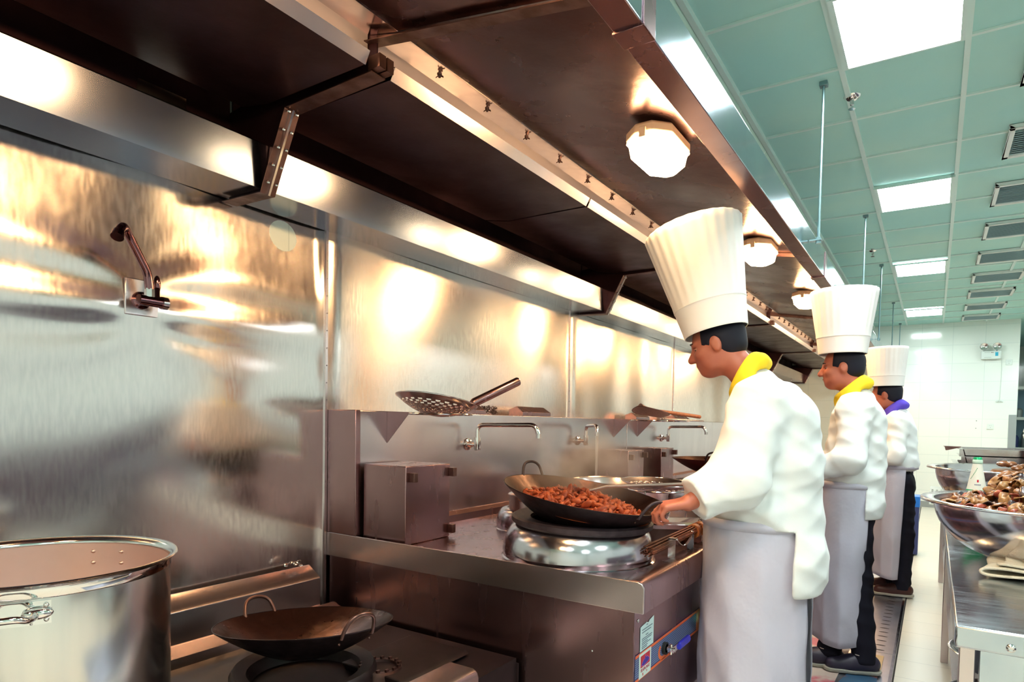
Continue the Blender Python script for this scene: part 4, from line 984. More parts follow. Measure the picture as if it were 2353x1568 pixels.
def bottle(x, y, label, first=None):
    if first is not None:
        c = copy_tree(first); c.location = (x, y, 0.842); c['label'] = label; return c
    e = empty('glass_bottle', (x, y, 0.842), label, 'bottle', 'green beer bottles with pale labels')
    prof = [(0, 0), (0.030, 0), (0.033, 0.004), (0.033, 0.13), (0.030, 0.16), (0.0205, 0.215), (0.0158, 0.245), (0.0145, 0.262)]
    o = B().lathe(prof, (0, 0, 0), 40).build('bottle_glass', M_glassg, angle=60); o.parent = e
    o = B().lathe([(0.0332, 0.148), (0.0305, 0.162), (0.0211, 0.216), (0.0166, 0.243), (0.0160, 0.250)], (0, 0, 0), 40).build('neck_label', mat('label_cream', (0.78, 0.76, 0.66), 0.5), angle=60); o.parent = e
    o = B().lathe([(0.0336, 0.06), (0.0336, 0.148), (0.0333, 0.149)], (0, 0, 0), 40).build('green_body_label', mat('label_green', (0.01, 0.38, 0.14), 0.4), angle=60); o.parent = e
    o = B().lathe([(0.0150, 0.251), (0.0172, 0.254), (0.0172, 0.262), (0.0150, 0.266)], (0, 0, 0), 28).build('glass_lip', mat('pale_green_glass', (0.55, 0.75, 0.62), 0.1), angle=60); o.parent = e
    o = B().lathe([(0, 0.276), (0.0125, 0.276), (0.0148, 0.272), (0.0152, 0.264)], (0, 0, 0), 30).build('bottle_cap', M_capg, angle=60); o.parent = e
    # small emblem and a line of lettering on the neck label, facing the aisle
    d = Vector((2.222-x, 0-y, 0)).normalized(); a0 = math.atan2(d.y, d.x)+0.12
    def pt(a, z, r): return (r*math.cos(a), r*math.sin(a), z)
    q = B(); q.add([pt(a0-0.10, 0.178, 0.0284), pt(a0+0.10, 0.178, 0.0284), pt(a0+0.11, 0.188, 0.0268), pt(a0-0.11, 0.188, 0.0268)], [(0, 1, 2, 3)])
    o = q.build('red_emblem', M_red, smooth=False); o.parent = e
    q = B()
    for k in range(9): q.add([pt(a0-0.36+0.08*k, 0.1665, 0.0305), pt(a0-0.31+0.08*k, 0.1665, 0.0305), pt(a0-0.31+0.08*k, 0.1705, 0.0299), pt(a0-0.36+0.08*k, 0.1705, 0.0299)], [(0, 1, 2, 3)])
    o = q.build('blue_lettering', M_navy, smooth=False); o.parent = e
    q = B()
    for k in range(9):
        for j in range(3): q.add([pt(a0-1.0+0.10*k+0.03*j, 0.190+0.005*k, 0.0262-0.0008*k), pt(a0-0.95+0.10*k+0.03*j, 0.190+0.005*k, 0.0262-0.0008*k), pt(a0-0.95+0.10*k+0.03*j, 0.1935+0.005*k, 0.0258-0.0008*k), pt(a0-1.0+0.10*k+0.03*j, 0.1935+0.005*k, 0.0258-0.0008*k)], [(0, 1, 2, 3)])
    o = q.build('green_pattern', M_capg, smooth=False); o.parent = e
    e.scale = (1.2, 1.2, 1.2)
    return e
b0 = bottle(2.400, 3.735, 'green bottle with white neck label behind the mushroom heap, near its left side')
bottle(2.640, 3.76, 'green bottle with white neck label at the right edge of the photo', b0)
# stacked oven trays
trays = ['fourth steel tray from the top of the stack', 'third steel tray from the top of the stack', 'second steel tray from the top of the stack', 'topmost steel tray of the stack beyond the bowls']
tag(B().box(2.42, 2.95, 5.28, 5.92, 0.80, 0.974).build('storage_box', M_bowl, bevel=0.004), 'plain steel box carrying the stacked trays', 'box')
_unused = ['lowest of the stacked steel trays', 'third steel tray from the top of the stack', 'second steel tray from the top of the stack', 'topmost steel tray of the stack beyond the bowls']
for k in range(4):
    z = 0.975+0.050*k; x0 = 2.36+[0.0, -0.02, 0.012, 0.0][k]
    e = empty('steel_tray', (2.8, 5.3, z), trays[k], 'tray', 'stacked deep steel trays')
    b = B(); b.ext([(x0, z+0.047), (x0+0.03, z+0.044), (x0+0.04, z), (x0+0.60, z), (x0+0.61, z+0.044), (x0+0.64, z+0.047), (x0+0.64, z+0.050), (x0+0.605, z+0.046), (x0+0.595, z+0.006), (x0+0.045, z+0.006), (x0+0.035, z+0.046), (x0, z+0.050)], 5.25, 5.95); b.build('tray_shell', M_bowl, e, smooth=False)
    B().ext([(5.25, z), (5.255, z), (5.255, z+0.049), (5.225, z+0.049), (5.225, z+0.045), (5.25, z+0.045)], x0+0.01, x0+0.63, axis='X').build('tray_end', M_bowl, e, smooth=False)
    B().box(x0+0.04, x0+0.60, 5.945, 5.95, z, z+0.047).build('tray_end', M_bowl, e, smooth=False)
e = empty('small_square_pan', (2.33, 5.2, 1.14), 'small steel pan handle sticking out left of the tray stack', 'pan')
b = B(); b.ext([(2.28, 1.188), (2.38, 1.186), (2.38, 1.182), (2.302, 1.160), (2.294, 1.160), (2.288, 1.183)], 5.27, 5.40); b.build('pan_lip', M_tarn, e, smooth=False)
e = empty('steel_canister', (3.02, 4.1, 0.8), 'plain steel canister at the right edge behind the second bottle', 'canister')
B().lathe([(0, 0.801), (0.135, 0.801), (0.14, 0.81), (0.14, 1.19), (0.147, 1.195), (0.14, 1.20), (0.13, 1.19), (0.13, 0.82), (0, 0.82)], (2.84, 5.07, 0), 48).build('canister_wall', M_bowl, e, angle=60)
# towel
b = B(); N = 44; J = 14; vs = []
prof = []
for k in range(N+1):
    t_ = k/N; prof.append(t_)
layers = []
def towel_pt(u, v):
    """folded cloth: u along the S shaped fold (0..3), v across"""
    s = u; seg = int(min(2, math.floor(s))); f = s-seg
    return s
e = empty('folded_towel', (2.55, 2.80, 0.80), 'folded cream terry towel lying on the table in front of the heaped bowl', 'towel')
b = B(); path = []
Lx = 0.30
for k in range(13): path.append((Lx*(1-k/12), 0.010+0.002*math.sin(k)))
for k in range(1, 8): a = -PI/2-PI*k/8; path.append((0.0+0.020*math.cos(a)*1.2, 0.030+0.020*math.sin(a)))
for k in range(13): path.append((Lx*0.8*k/12+0.0, 0.050+0.003*math.sin(k*0.8)-0.006*(k/12)))
for k in range(1, 6): a = -PI/2+PI*k/6; path.append((Lx*0.8+0.012*math.cos(a), 0.055+0.012*math.sin(a)))
for k in range(12): path.append((Lx*0.8*(1-k/11)+0.02, 0.069+0.004*math.sin(k*0.7)))
J = 16; vs = []
for i, (x, z) in enumerate(path):
    for j in range(J+1):
        v = j/J; y = -0.105+0.21*v
        zz = z*(0.60+0.05*math.sin(5*v+0.2*i))+0.004*math.sin(9*v+i*0.3)+0.004
        vs.append((x+0.012*math.sin(4*v), y, max(zz, 0.005)))
b.add(vs, [(i*(J+1)+j, i*(J+1)+j+1, (i+1)*(J+1)+j+1, (i+1)*(J+1)+j) for i in range(len(path)-1) for j in range(J)])
Mw = Matrix.Translation((2.415, 2.79, 0.804)) @ Matrix.Rotation(-0.20, 4, 'Z'); b.v = [tuple(Mw @ Vector(p)) for p in b.v]
o = b.build('cloth', M_towel, e, angle=180, solid=0.009)

# ------------------------------------------------------------------ fittings on the far wall and beyond
e = empty('emergency_light', (2.94, YF, 2.45), 'twin headed white emergency light on the tiled end wall', 'emergency light')
B().box(2.81, 3.065, YF-0.07, YF-0.001, 2.43, 2.555).build('housing', M_emerg, e, bevel=0.008)
for x in (2.845, 3.01):
    q = B().lathe([(0.0, 0.030), (0.035, 0.026), (0.055, 0.010), (0.060, 0.0), (0.057, -0.006), (0.052, 0.0), (0.03, 0.014), (0, 0.018)], (x, YF-0.09, 2.625), 28, M=Matrix.Rotation(-PI/2, 4, 'X')).build('lamp_head', M_chrome, e)
    B().tube([(x, YF-0.05, 2.545), (x, YF-0.06, 2.60)], 0.009, 8).build('neck', M_grey, e)
B().box(2.99, 3.028, YF-0.0725, YF-0.070, 2.475, 2.535).build('blue_sticker', mat('sticker_cyan', (0.03, 0.42, 0.62), 0.4), e)
b = B(); b.box(2.935, 2.948, YF-0.0725, YF-0.070, 2.528, 2.538); b.box(2.952, 2.966, YF-0.0725, YF-0.070, 2.528, 2.538); b.build('status_marks', M_tarn, e)
b = B(); b.box(2.85, 2.925, YF-0.0722, YF-0.070, 2.532, 2.537); b.box(2.85, 2.94, YF-0.0722, YF-0.070, 2.455, 2.459); b.build('printed_lines', M_grey, e)
for (x, z, lb) in ((3.172, 2.375, 'white wall socket right of the emergency light'), (2.972, 1.36, 'white wall socket low on the end wall')):
    e = empty('wall_socket', (x, YF, z), lb, 'socket', 'white sockets on the end wall')
    B().box(x-0.042, x+0.042, YF-0.009, YF-0.001, z-0.043, z+0.043).build('cover', M_emerg, e, bevel=0.003)
    b = B(); b.box(x-0.014, x-0.006, YF-0.0105, YF-0.009, z+0.015, z+0.020); b.box(x+0.006, x+0.014, YF-0.0105, YF-0.009, z+0.015, z+0.020); b.box(x-0.004, x+0.004, YF-0.0105, YF-0.009, z-0.020, z-0.012); b.build('pin_holes', M_grey, e)
b = B(); b.tube(fillet([(3.08, YF-0.01, 2.44), (3.085, YF-0.006, 2.2), (3.075, YF-0.006, 1.78)], 0.1), 0.003, 6)
for dx in (-0.045, 0, 0.045): b.tube([(3.075, YF-0.008, 1.78), (3.075+dx, YF-0.012, 1.755)], [0.008, 0.012], 8)
tag(b.build('pull_cord', M_emerg), 'thin white cord with a plug hanging on the end wall', 'cord')
b = B(); b.ball((2.79, YF-0.002, 1.45), 0.008, 5); tag(b.build('wall_screw', M_grey), 'upper dark screw in the end wall left of the low socket', 'screw', 'screws in the end wall')
b = B(); b.ball((2.785, YF-0.002, 1.33), 0.008, 5); tag(b.build('wall_screw', M_grey), 'lower dark screw in the end wall left of the low socket', 'screw', 'screws in the end wall')
tag(B().box(3.20, 3.299, YF-0.006, YF-0.0005, 0.0, 1.55).build('corner_guard', M_grey, bevel=0.002), 'grey metal corner guard at the end of the tiled wall', 'corner guard')
struct(B().box(1.0, 3.2, YF-0.012, YF, 0.0, 0.10), 'baseboard_far', M_grey)
# unseen cupboards added so their reflection darkens the lower wall panels
M_cup = noisy('dark_reflection_steel', (0.20, 0.17, 0.24), (0.15, 0.13, 0.19), 3, 0.35, 0.9, r2=0.45)
for k_ in range(5):
    y_ = 0.9+1.15*k_
    e = empty('reflection_cupboard', (4.6, y_, 0), 'unseen dark steel cupboard added opposite the ranges to darken the wall panel reflections', 'cupboard', 'unseen cupboards added to darken reflections')
    B().box(4.35, 4.95, y_, y_+1.13, 0.08, 1.18).build('cupboard_body', M_cup, e, bevel=0.004)
    for q_ in (0, 1):
        d_ = B().box(4.325, 4.349, y_+0.02+0.555*q_, y_+0.56+0.55*q_, 0.12, 1.14).build('door', M_cup, e, bevel=0.003)
        B().tube([(4.31, y_+0.50+0.13*q_, 0.55), (4.31, y_+0.50+0.13*q_, 0.72)], 0.006, 8).build('handle', M_bright, d_)
    B().box(4.4, 4.9, y_+0.05, y_+1.08, 0.0, 0.08).build('plinth', M_stove, e)
# back room: shelves with a few containers
e = empty('storage_rack', (4.0, 15.2, 0), 'steel storage rack in the room behind the end wall', 'rack')
for z in (0.4, 0.95, 1.5, 2.05): B().box(3.36, 4.9, 14.7, 15.2, z, z+0.05).build('shelf', M_white, e)
for x in (3.4, 4.88): B().box(x-0.02, x+0.02, 14.7, 14.74, 0, 2.3).build('post', M_white, e)
B().box(3.36, 4.9, 15.2, 15.22, 1.0, 2.05).build('back_panel', mat('blue_grey_panel', (0.14, 0.26, 0.34), 0.5), e)
for k, (x, z, h, m_, lb) in enumerate(((3.46, 1.0, 0.22, M_navy, 'dark container at the left end of the back room shelf'), (3.62, 1.0, 0.30, M_grey, 'grey container second on the back room shelf'), (3.82, 1.0, 0.20, M_bluep, 'blue container on the back room shelf'), (3.5, 1.55, 0.16, M_grey, 'grey container on the upper back room shelf'))):
    tag(B().lathe([(0, z), (0.06, z), (0.065, z+h*0.8), (0.04, z+h), (0, z+h)], (x, 14.88, 0.0), 20).build('container', m_), lb, 'container', 'containers in the back room')
b = B()
for k in range(24):
    a = rs.uniform(0, 6.28); b.ball((3.28+0.10*math.cos(a), 9.6+0.2*math.sin(a), 1.26+rs.uniform(-.08, .12)), (0.09, 0.10, 0.06), 5, 0, Matrix.Rotation(rs.uniform(0, 3), 4, 'Y'))
b.box(3.15, 3.45, 9.4, 9.8, 0.0, 1.2)
tag(b.build('wrapped_trolley', M_foil), 'film wrapped pile on a pale trolley at the right edge, beyond the table', 'trolley')

# ------------------------------------------------------------------ things on the floor
tag(B().box(1.945, 2.03, 3.86, 4.18, 0.0045, 0.009, M=None).build('cardboard_sheet', M_card), 'small tan piece of cardboard on the drain cover beside the second chef', 'cardboard')
b = B(); b.add([(1.84, 3.50, 0.006), (2.03, 3.52, 0.006), (2.02, 3.84, 0.007), (1.90, 3.86, 0.008)], [(0, 1, 2, 3)]); tag(b.build('wet_newspaper', [noisy('newsprint', (0.05, 0.14, 0.26), (0.40, 0.12, 0.10), 5, 0.5, lo=0.45, hi=0.52)], solid=0.002), 'wet printed newspaper on the floor under the second chef shoes', 'newspaper')
b = B(); b.add([(1.50, 3.45, 0.006), (1.84, 3.42, 0.006), (1.86, 4.4, 0.006), (1.5, 4.4, 0.006)], [(0, 1, 2, 3)]); tag(b.build('flattened_carton', [noisy('carton_print', (0.60, 0.50, 0.44), (0.60, 0.16, 0.20), 3, 0.6, lo=0.55, hi=0.6)], solid=0.002), 'flattened printed carton on the floor in front of the second chef', 'carton')
b = B(); b.box(2.045, 2.125, 7.75, 8.0, 0.012, 0.60); b.box(2.04, 2.130, 7.745, 8.005, 0.50, 0.61, 1)
e = tag(b.build('dustbin', [M_navy, M_bluep], bevel=0.006), 'narrow blue bin standing behind the farthest chef', 'bin')

# ------------------------------------------------------------------ people (grown as one continuous surface from a distance field)
class SDF:
    def __init__(s, lo, hi, h):
        s.lo = np.array(lo, float); s.h = h; s.n = np.ceil((np.array(hi)-s.lo)/h).astype(int)+1
        s.V = np.full(tuple(s.n), 9.0, np.float32)
    def win(s, lo, hi):
        a = np.maximum(0, np.floor((np.array(lo)-s.lo)/s.h).astype(int)); b = np.minimum(s.n, np.ceil((np.array(hi)-s.lo)/s.h).astype(int)+1)
        if (b <= a).any(): return None
        g = [(s.lo[i]+s.h*np.arange(a[i], b[i])).astype(np.float32) for i in range(3)]
        return tuple(slice(a[i], b[i]) for i in range(3)), g[0][:, None, None], g[1][None, :, None], g[2][None, None, :]
    def _join(s, sl, d, k):
        V = s.V[sl]
        if k > 0:
            hh = np.clip(0.5+0.5*(V-d)/k, 0, 1); s.V[sl] = V*(1-hh)+d*hh-k*hh*(1-hh)
        else: s.V[sl] = np.minimum(V, d)
    def cap(s, a, b, ra, rb, k=0.02):
        a = np.array(a, float); b = np.array(b, float); m = max(ra, rb)+k+3*s.h
        w = s.win(np.minimum(a, b)-m, np.maximum(a, b)+m)
        if w is None: return s
        sl, X, Y, Z = w; ba = b-a; L = max(1e-9, float(ba@ba))
        t = np.clip(((X-a[0])*ba[0]+(Y-a[1])*ba[1]+(Z-a[2])*ba[2])/L, 0, 1)
        d = np.sqrt((X-a[0]-t*ba[0])**2+(Y-a[1]-t*ba[1])**2+(Z-a[2]-t*ba[2])**2)-(ra+(rb-ra)*t)
        s._join(sl, d, k); return s
    def chain(s, pts, rads, k=0.02):
        for i in range(len(pts)-1): s.cap(pts[i], pts[i+1], rads[i], rads[i+1], k)
        return s
    def ell(s, c, r, R=None, k=0.02, cut=False):
        c = np.array(c, float); r = np.array(r, float); m = r.max()+k+3*s.h
        w = s.win(c-m, c+m)
        if w is None: return s
        sl, X, Y, Z = w; x, y, z = X-c[0], Y-c[1], Z-c[2]
        R = np.eye(3) if R is None else np.array(R, float)
        q = [(x*R[i][0]+y*R[i][1]+z*R[i][2])/r[i] for i in range(3)]; n0 = np.sqrt(q[0]**2+q[1]**2+q[2]**2)
        n1 = np.sqrt((q[0]/r[0])**2+(q[1]/r[1])**2+(q[2]/r[2])**2); d = n0*(n0-1)/np.maximum(n1, 1e-6)
        if cut: s.V[sl] = np.maximum(s.V[sl], -d)
        else: s._join(sl, d, k)
        return s
    def full(s):
        return [(s.lo[0]+s.h*np.arange(s.n[0]))[:, None, None], (s.lo[1]+s.h*np.arange(s.n[1]))[None, :, None], (s.lo[2]+s.h*np.arange(s.n[2]))[None, None, :]]
    def plane(s, p, n):                      # keep the side opposite to n
        X, Y, Z = s.full(); n = np.array(n, float); n /= np.linalg.norm(n)
        s.V = np.maximum(s.V, ((X-p[0])*n[0]+(Y-p[1])*n[1]+(Z-p[2])*n[2]).astype(np.float32)); return s
    def planecap(s, p, n, rad):              # the same, only inside a ball round p
        p = np.array(p, float); w = s.win(p-rad, p+rad)
        if w is None: return s
        sl, X, Y, Z = w; n = np.array(n, float); n /= np.linalg.norm(n)
        d = (X-p[0])*n[0]+(Y-p[1])*n[1]+(Z-p[2])*n[2]; inn = (X-p[0])**2+(Y-p[1])**2+(Z-p[2])**2 < rad*rad
        s.V[sl] = np.where(inn, np.maximum(s.V[sl], d), s.V[sl]); return s
    def folds(s, terms):
        X, Y, Z = s.full(); near = np.abs(s.V) < 0.06; D = np.zeros_like(s.V)
        for (kx, ky, kz, ph, amp) in terms:
            w = kx*X+ky*Y+kz*Z+ph; D += (amp*(np.abs(np.sin(w+0.6*np.sin(w*0.37+ph)))*2-1)).astype(np.float32)
        s.V = np.where(near, s.V+D, s.V).astype(np.float32); return s
    def mesh(s):
        V = s.V; ins = V < 0; nx, ny, nz = V.shape
        cnt = np.zeros((nx-1, ny-1, nz-1), np.float32); acc = np.zeros((3, nx-1, ny-1, nz-1), np.float32)
        for ax in range(3):
            A = [slice(None)]*3; Bq = [slice(None)]*3; A[ax] = slice(0, -1); Bq[ax] = slice(1, None)
            va, vb = V[tuple(A)], V[tuple(Bq)]; cr = (va < 0) != (vb < 0)
            t = np.where(cr, va/np.where(cr, va-vb, 1), 0); o = [q for q in range(3) if q != ax]
            for da in (0, 1):
                for db in (0, 1):
                    sl = [slice(None)]*3; sl[o[0]] = slice(da, V.shape[o[0]]-1+da); sl[o[1]] = slice(db, V.shape[o[1]]-1+db)
                    c_ = cr[tuple(sl)]; cnt += c_; acc[ax] += np.where(c_, t[tuple(sl)], 0); acc[o[0]] += c_*da; acc[o[1]] += c_*db
        act = cnt > 0; idx = np.full(cnt.shape, -1, np.int64); ii = np.argwhere(act); idx[act] = np.arange(len(ii))
        P = (np.stack([acc[q][act]/cnt[act] for q in range(3)], 1)+ii)*s.h+s.lo
        quads = []
        for ax in range(3):
            A = [slice(None)]*3; Bq = [slice(None)]*3; A[ax] = slice(0, -1); Bq[ax] = slice(1, None)
            a_ = ins[tuple(A)]; b_ = ins[tuple(Bq)]; e_ = np.argwhere(a_ != b_); o = [q for q in range(3) if q != ax]
            ok = (e_[:, o[0]] > 0) & (e_[:, o[1]] > 0) & (e_[:, o[0]] < V.shape[o[0]]-1) & (e_[:, o[1]] < V.shape[o[1]]-1); e_ = e_[ok]
            if not len(e_): continue
            def g(d0, d1):
                q = e_.copy(); q[:, o[0]] -= d0; q[:, o[1]] -= d1; return idx[q[:, 0], q[:, 1], q[:, 2]]
            Q = np.stack([g(1, 1), g(0, 1), g(0, 0), g(1, 0)], 1); fl = a_[tuple(e_.T)]
            if ax == 1: fl = ~fl
            Q[~fl] = Q[~fl][:, ::-1]; quads.append(Q)
        return P, np.concatenate(quads)
    def build(s, name, m, parent, smooth=2):
        P, Q = s.mesh()
        for _ in range(smooth):            # a light relax of the grid steps
            S = np.zeros_like(P); C = np.zeros(len(P))
            for k in range(4):
                a_, b_ = Q[:, k], Q[:, (k+1) % 4]
                np.add.at(S, a_, P[b_]); np.add.at(C, a_, 1); np.add.at(S, b_, P[a_]); np.add.at(C, b_, 1)
            P = P*0.5+0.5*S/np.maximum(C, 1)[:, None]
        me = bpy.data.meshes.new(name); me.vertices.add(len(P)); me.vertices.foreach_set('co', P.astype(np.float32).ravel())
        me.loops.add(Q.size); me.loops.foreach_set('vertex_index', Q.ravel().astype(np.int32)); me.polygons.add(len(Q))
        me.polygons.foreach_set('loop_start', np.arange(0, Q.size, 4, dtype=np.int32)); me.polygons.foreach_set('loop_total', np.full(len(Q), 4, np.int32))
        me.update(calc_edges=True); me.validate(); me.materials.append(m); me.shade_smooth()
        o = bpy.data.objects.new(name, me); COL.objects.link(o)
        if parent is not None: o.parent = parent; o.matrix_parent_inverse = parent_inv(parent)
        return o
V3 = lambda *a: np.array(a, float)
def unit(v): v = np.array(v, float); return v/np.linalg.norm(v)

def hand(S, wrist, d, n, side, curl, scale=1.0, spread=0.10, thumb=0.5):
    """palm and five separate fingers. d: wrist->knuckles, n: back of the hand, side: +1 thumb on d x n side"""
    d = unit(d); n = unit(np.array(n)-d*np.dot(n, d)); t = np.cross(d, n)*side; w = np.array(wrist, float)
    q = scale
    for off, ln, r in ((-0.026, 0.080, 0.0125), (-0.008, 0.086, 0.0135), (0.010, 0.085, 0.0135), (0.026, 0.078, 0.0125)):
        S.cap(w+t*off*0.6*q, w+d*ln*q+t*off*q, 0.0155*q, r*q, 0.010)
    fl = ((0.029, 0.078, (0.036, 0.024, 0.020)), (0.010, 0.087, (0.042, 0.027, 0.022)), (-0.010, 0.084, (0.039, 0.025, 0.021)), (-0.028, 0.075, (0.030, 0.019, 0.018)))
    for i, (off, ln, seg) in enumerate(fl):
        p = w+d*ln*q+t*off*q; a = 0.0; dd = unit(d+t*spread*(1.5-i)*0.5)
        for j, sgl in enumerate(seg):
            a += curl*(0.75 if j == 0 else 1.0)*(1+0.05*i)
            v = dd*math.cos(a)-n*math.sin(a); p2 = p+v*sgl*q
            S.cap(p, p2, (0.0095-0.0008*j)*q, (0.0088-0.0010*j)*q, 0.003); p = p2
    p = w+d*0.022*q+t*0.024*q; v = unit(d*0.55+t*0.75-n*0.25)
    for j, sgl in enumerate((0.042, 0.030, 0.024)):
        p2 = p+v*sgl*q; S.cap(p, p2, (0.0135-0.0018*j)*q, (0.0118-0.0018*j)*q, 0.008 if j == 0 else 0.003); p = p2
        v = unit(v+d*0.35*thumb-n*0.55*thumb-t*0.25*thumb)

def chef(P):
    X, Y = P['x'], P['y']; h = P.get('h', 0.006); Hc = np.array(P['head'], float)
    e = empty('person', (X, Y, 0), P['label'], 'person')
    u = unit(P['up']); f = unit(P['face']); f = unit(f-u*np.dot(f, u)); l = np.cross(u, f); Rm = [f, l, u]
    H = lambda a, b_, c_: Hc+f*a+l*b_+u*c_
    j = P['j']
    lo = V3(min(j['handL'][0], j['handR'][0], Hc[0]-0.14, X-0.30)-0.16, Y-0.46, 0.0); hi = V3(X+0.42, Y+0.46, Hc[2]+0.17)
    lo[1] = min(lo[1], j['handL'][1]-0.12); hi[1] = max(hi[1], j['handR'][1]+0.12)
    # ---- body
    S = SDF(lo, hi, h)
    S.ell(H(-0.012, 0, 0.030), (0.098, 0.076, 0.092), Rm, 0.0)
    S.ell(H(0.022, 0, -0.035), (0.070, 0.060, 0.078), Rm, 0.03)
    S.ell(H(0.050, 0, -0.085), (0.034, 0.034, 0.026), Rm, 0.03)                       # chin
    S.ell(H(0.020, 0.043, -0.062), (0.038, 0.020, 0.030), Rm, 0.025); S.ell(H(0.020, -0.043, -0.062), (0.038, 0.020, 0.030), Rm, 0.025)
    S.ell(H(0.074, 0, 0.026), (0.018, 0.052, 0.012), Rm, 0.015)                       # brow
    S.ell(H(0.056, 0.037, -0.020), (0.026, 0.022, 0.020), Rm, 0.02); S.ell(H(0.056, -0.037, -0.020), (0.026, 0.022, 0.020), Rm, 0.02)
    S.cap(H(0.082, 0, 0.016), H(0.109, 0, -0.026), 0.009, 0.015, 0.012)              # nose
    S.ell(H(0.098, 0.011, -0.031), (0.011, 0.009, 0.008), Rm, 0.005); S.ell(H(0.098, -0.011, -0.031), (0.011, 0.009, 0.008), Rm, 0.005)
    S.ell(H(0.084, 0, -0.052), (0.012, 0.024, 0.0065), Rm, 0.006); S.ell(H(0.082, 0, -0.063), (0.012, 0.021, 0.0075), Rm, 0.006)
    for sg in (-1, 1):
        S.ell(H(0.078, sg*0.031, 0.006), (0.010, 0.016, 0.009), Rm, 0.0, cut=True)    # eye socket
        S.ell(H(-0.010, sg*0.077, -0.004), (0.020, 0.009, 0.032), Rm, 0.008)          # ear
        S.ell(H(-0.006, sg*0.087, -0.002), (0.011, 0.006, 0.018), Rm, 0.0, cut=True)
    nb = np.array(j['neck'], float)
    S.cap(H(-0.030, 0, -0.04), nb, 0.056, 0.062, 0.03)
    for c_, r_e in P['torso']: S.ell(c_, np.array(r_e)*0.80, None, 0.05)
    S.cap(j['shL'], j['shR'], 0.060, 0.060, 0.05)
    for s_ in 'LR':
        sh, el, wr = [np.array(j[k+s_], float) for k in ('sh', 'el', 'wr')]
        S.chain([sh, el, wr], [0.052, 0.043, 0.029], 0.02)
        hip, kn, an = [np.array(j[k+s_], float) for k in ('hip', 'kn', 'an')]
        S.chain([hip, kn, an], [0.085, 0.058, 0.040], 0.03)
        S.cap(an-V3(0, 0, 0.01), an-V3(0, 0, 0.035)+np.array(P['toe'+s_])*0.09, 0.033, 0.024, 0.02)
    hand(S, j['wrL'], np.array(j['handL'])-np.array(j['wrL']), P['nL'], P['sideL'], P['curlL'])
    hand(S, j['wrR'], np.array(j['handR'])-np.array(j['wrR']), P['nR'], P['sideR'], P['curlR'])
    S.build('body', M_skin, e, 1)
    # ---- eyes, brows, lips
    for sg in (-1, 1):
        b = B(); b.ball(H(0.0685, sg*0.031, 0.006), (0.0095, 0.012, 0.0085), 8, 0, Matrix(np.array(Rm).T.tolist())); o_e = b.build('eye', M_eye, e)
        b = B(); b.ball(H(0.0768, sg*0.031, 0.002), (0.0025, 0.0055, 0.0055), 6, 0, Matrix(np.array(Rm).T.tolist())); b.build('iris', M_pupil, o_e)
        b = B(); b.tube([H(0.088, sg*0.014, 0.027), H(0.090, sg*0.030, 0.032), H(0.078, sg*0.048, 0.028)], [0.003, 0.0038, 0.002], 6); b.build('eyebrow', M_hair, e)
        b = B(); b.tube([H(0.078, sg*0.020, 0.007), H(0.0805, sg*0.031, 0.009), H(0.074, sg*0.042, 0.007)], 0.0032, 5); b.build('eyelid', M_skin, e)
    b = B(); b.tube([H(0.082, -0.021, -0.0575), H(0.094, 0, -0.0565), H(0.082, 0.021, -0.0575)], [0.0015, 0.0036, 0.0015], 6); b.build('lips', M_lip, e)
    # ---- hair
    hh = SDF(Hc-0.17, Hc+0.17, 0.005)
    hh.ell(H(-0.018, 0, 0.030), (0.104, 0.084, 0.098), Rm, 0.0)
    hh.ell(H(-0.052, 0, -0.020), (0.060, 0.068, 0.055), Rm, 0.02)
    hh.plane(H(0.045, 0, 0.02), f+0.15*u); hh.plane(H(0, 0, -0.060), -u+0.35*f)
    hh.ell(H(0.040, 0, -0.075), (0.085, 0.12, 0.095), Rm, 0, cut=True)
    for sg in (-1, 1): hh.ell(H(-0.004, sg*0.085, -0.008), (0.026, 0.020, 0.036), Rm, 0, cut=True)
    hh.build('hair', M_hair, e, 1)
    # ---- hat
    hb = H(P.get('hatf', -0.008), 0, P.get('hatz', 0.055)); hu = unit(P.get('hatup', u)); Mh = frame_from(hu, f); hr0, hr1, hH = P['hat']
    def wobh(t, z): return (1+0.008*math.cos(26*t)*min(1, max(0, (z-0.26*hH)/0.06)))
    pr = [(hr0, 0), (hr0*1.012, 0.002), (hr0*1.016, 0.007), (hr0+(hr1-hr0)*0.24, hH*0.248), (hr0+(hr1-hr0)*0.25, hH*0.255), (hr0+(hr1-hr0)*0.25+0.002, hH*0.26)]
    for k in range(1, 12): q = k/11; pr.append((hr0+(hr1-hr0)*(0.25+0.75*q), hH*(0.26+0.74*q)))
    pr += [(hr1*0.985, hH+0.004), (hr1*0.8, hH-0.012), (hr1*0.4, hH-0.02), (0, hH-0.022)]
    hat_o = B().lathe(pr[5:], tuple(hb), 156, M=Mh, wob=wobh).build('hat', M_hat, e, angle=50)
    B().lathe(pr[:6]+[(hr0+(hr1-hr0)*0.25-0.003, hH*0.262), (hr0-0.003, 0.001), (hr0, 0)], tuple(hb), 90, M=Mh).build('hat_band', M_hat, e, angle=50)
    # ---- neckerchief
    S = SDF(nb-0.17, nb+0.17, 0.0055); ncu = unit(H(-0.03, 0, -0.04)-nb); nk = nb+ncu*P.get('nkup', 0.035)
    Rn = [unit(f-ncu*np.dot(f, ncu)), l, ncu]; N_ = lambda a, b_, c_: nk+Rn[0]*a+Rn[1]*b_+Rn[2]*c_
    ring = [N_(0.072*math.cos(a)+0.006, 0.070*math.sin(a), -0.030*math.cos(a)) for a in [2*PI*k/20 for k in range(21)]]
    for k in range(20): S.cap(ring[k], ring[k+1], 0.021, 0.021, 0.012)
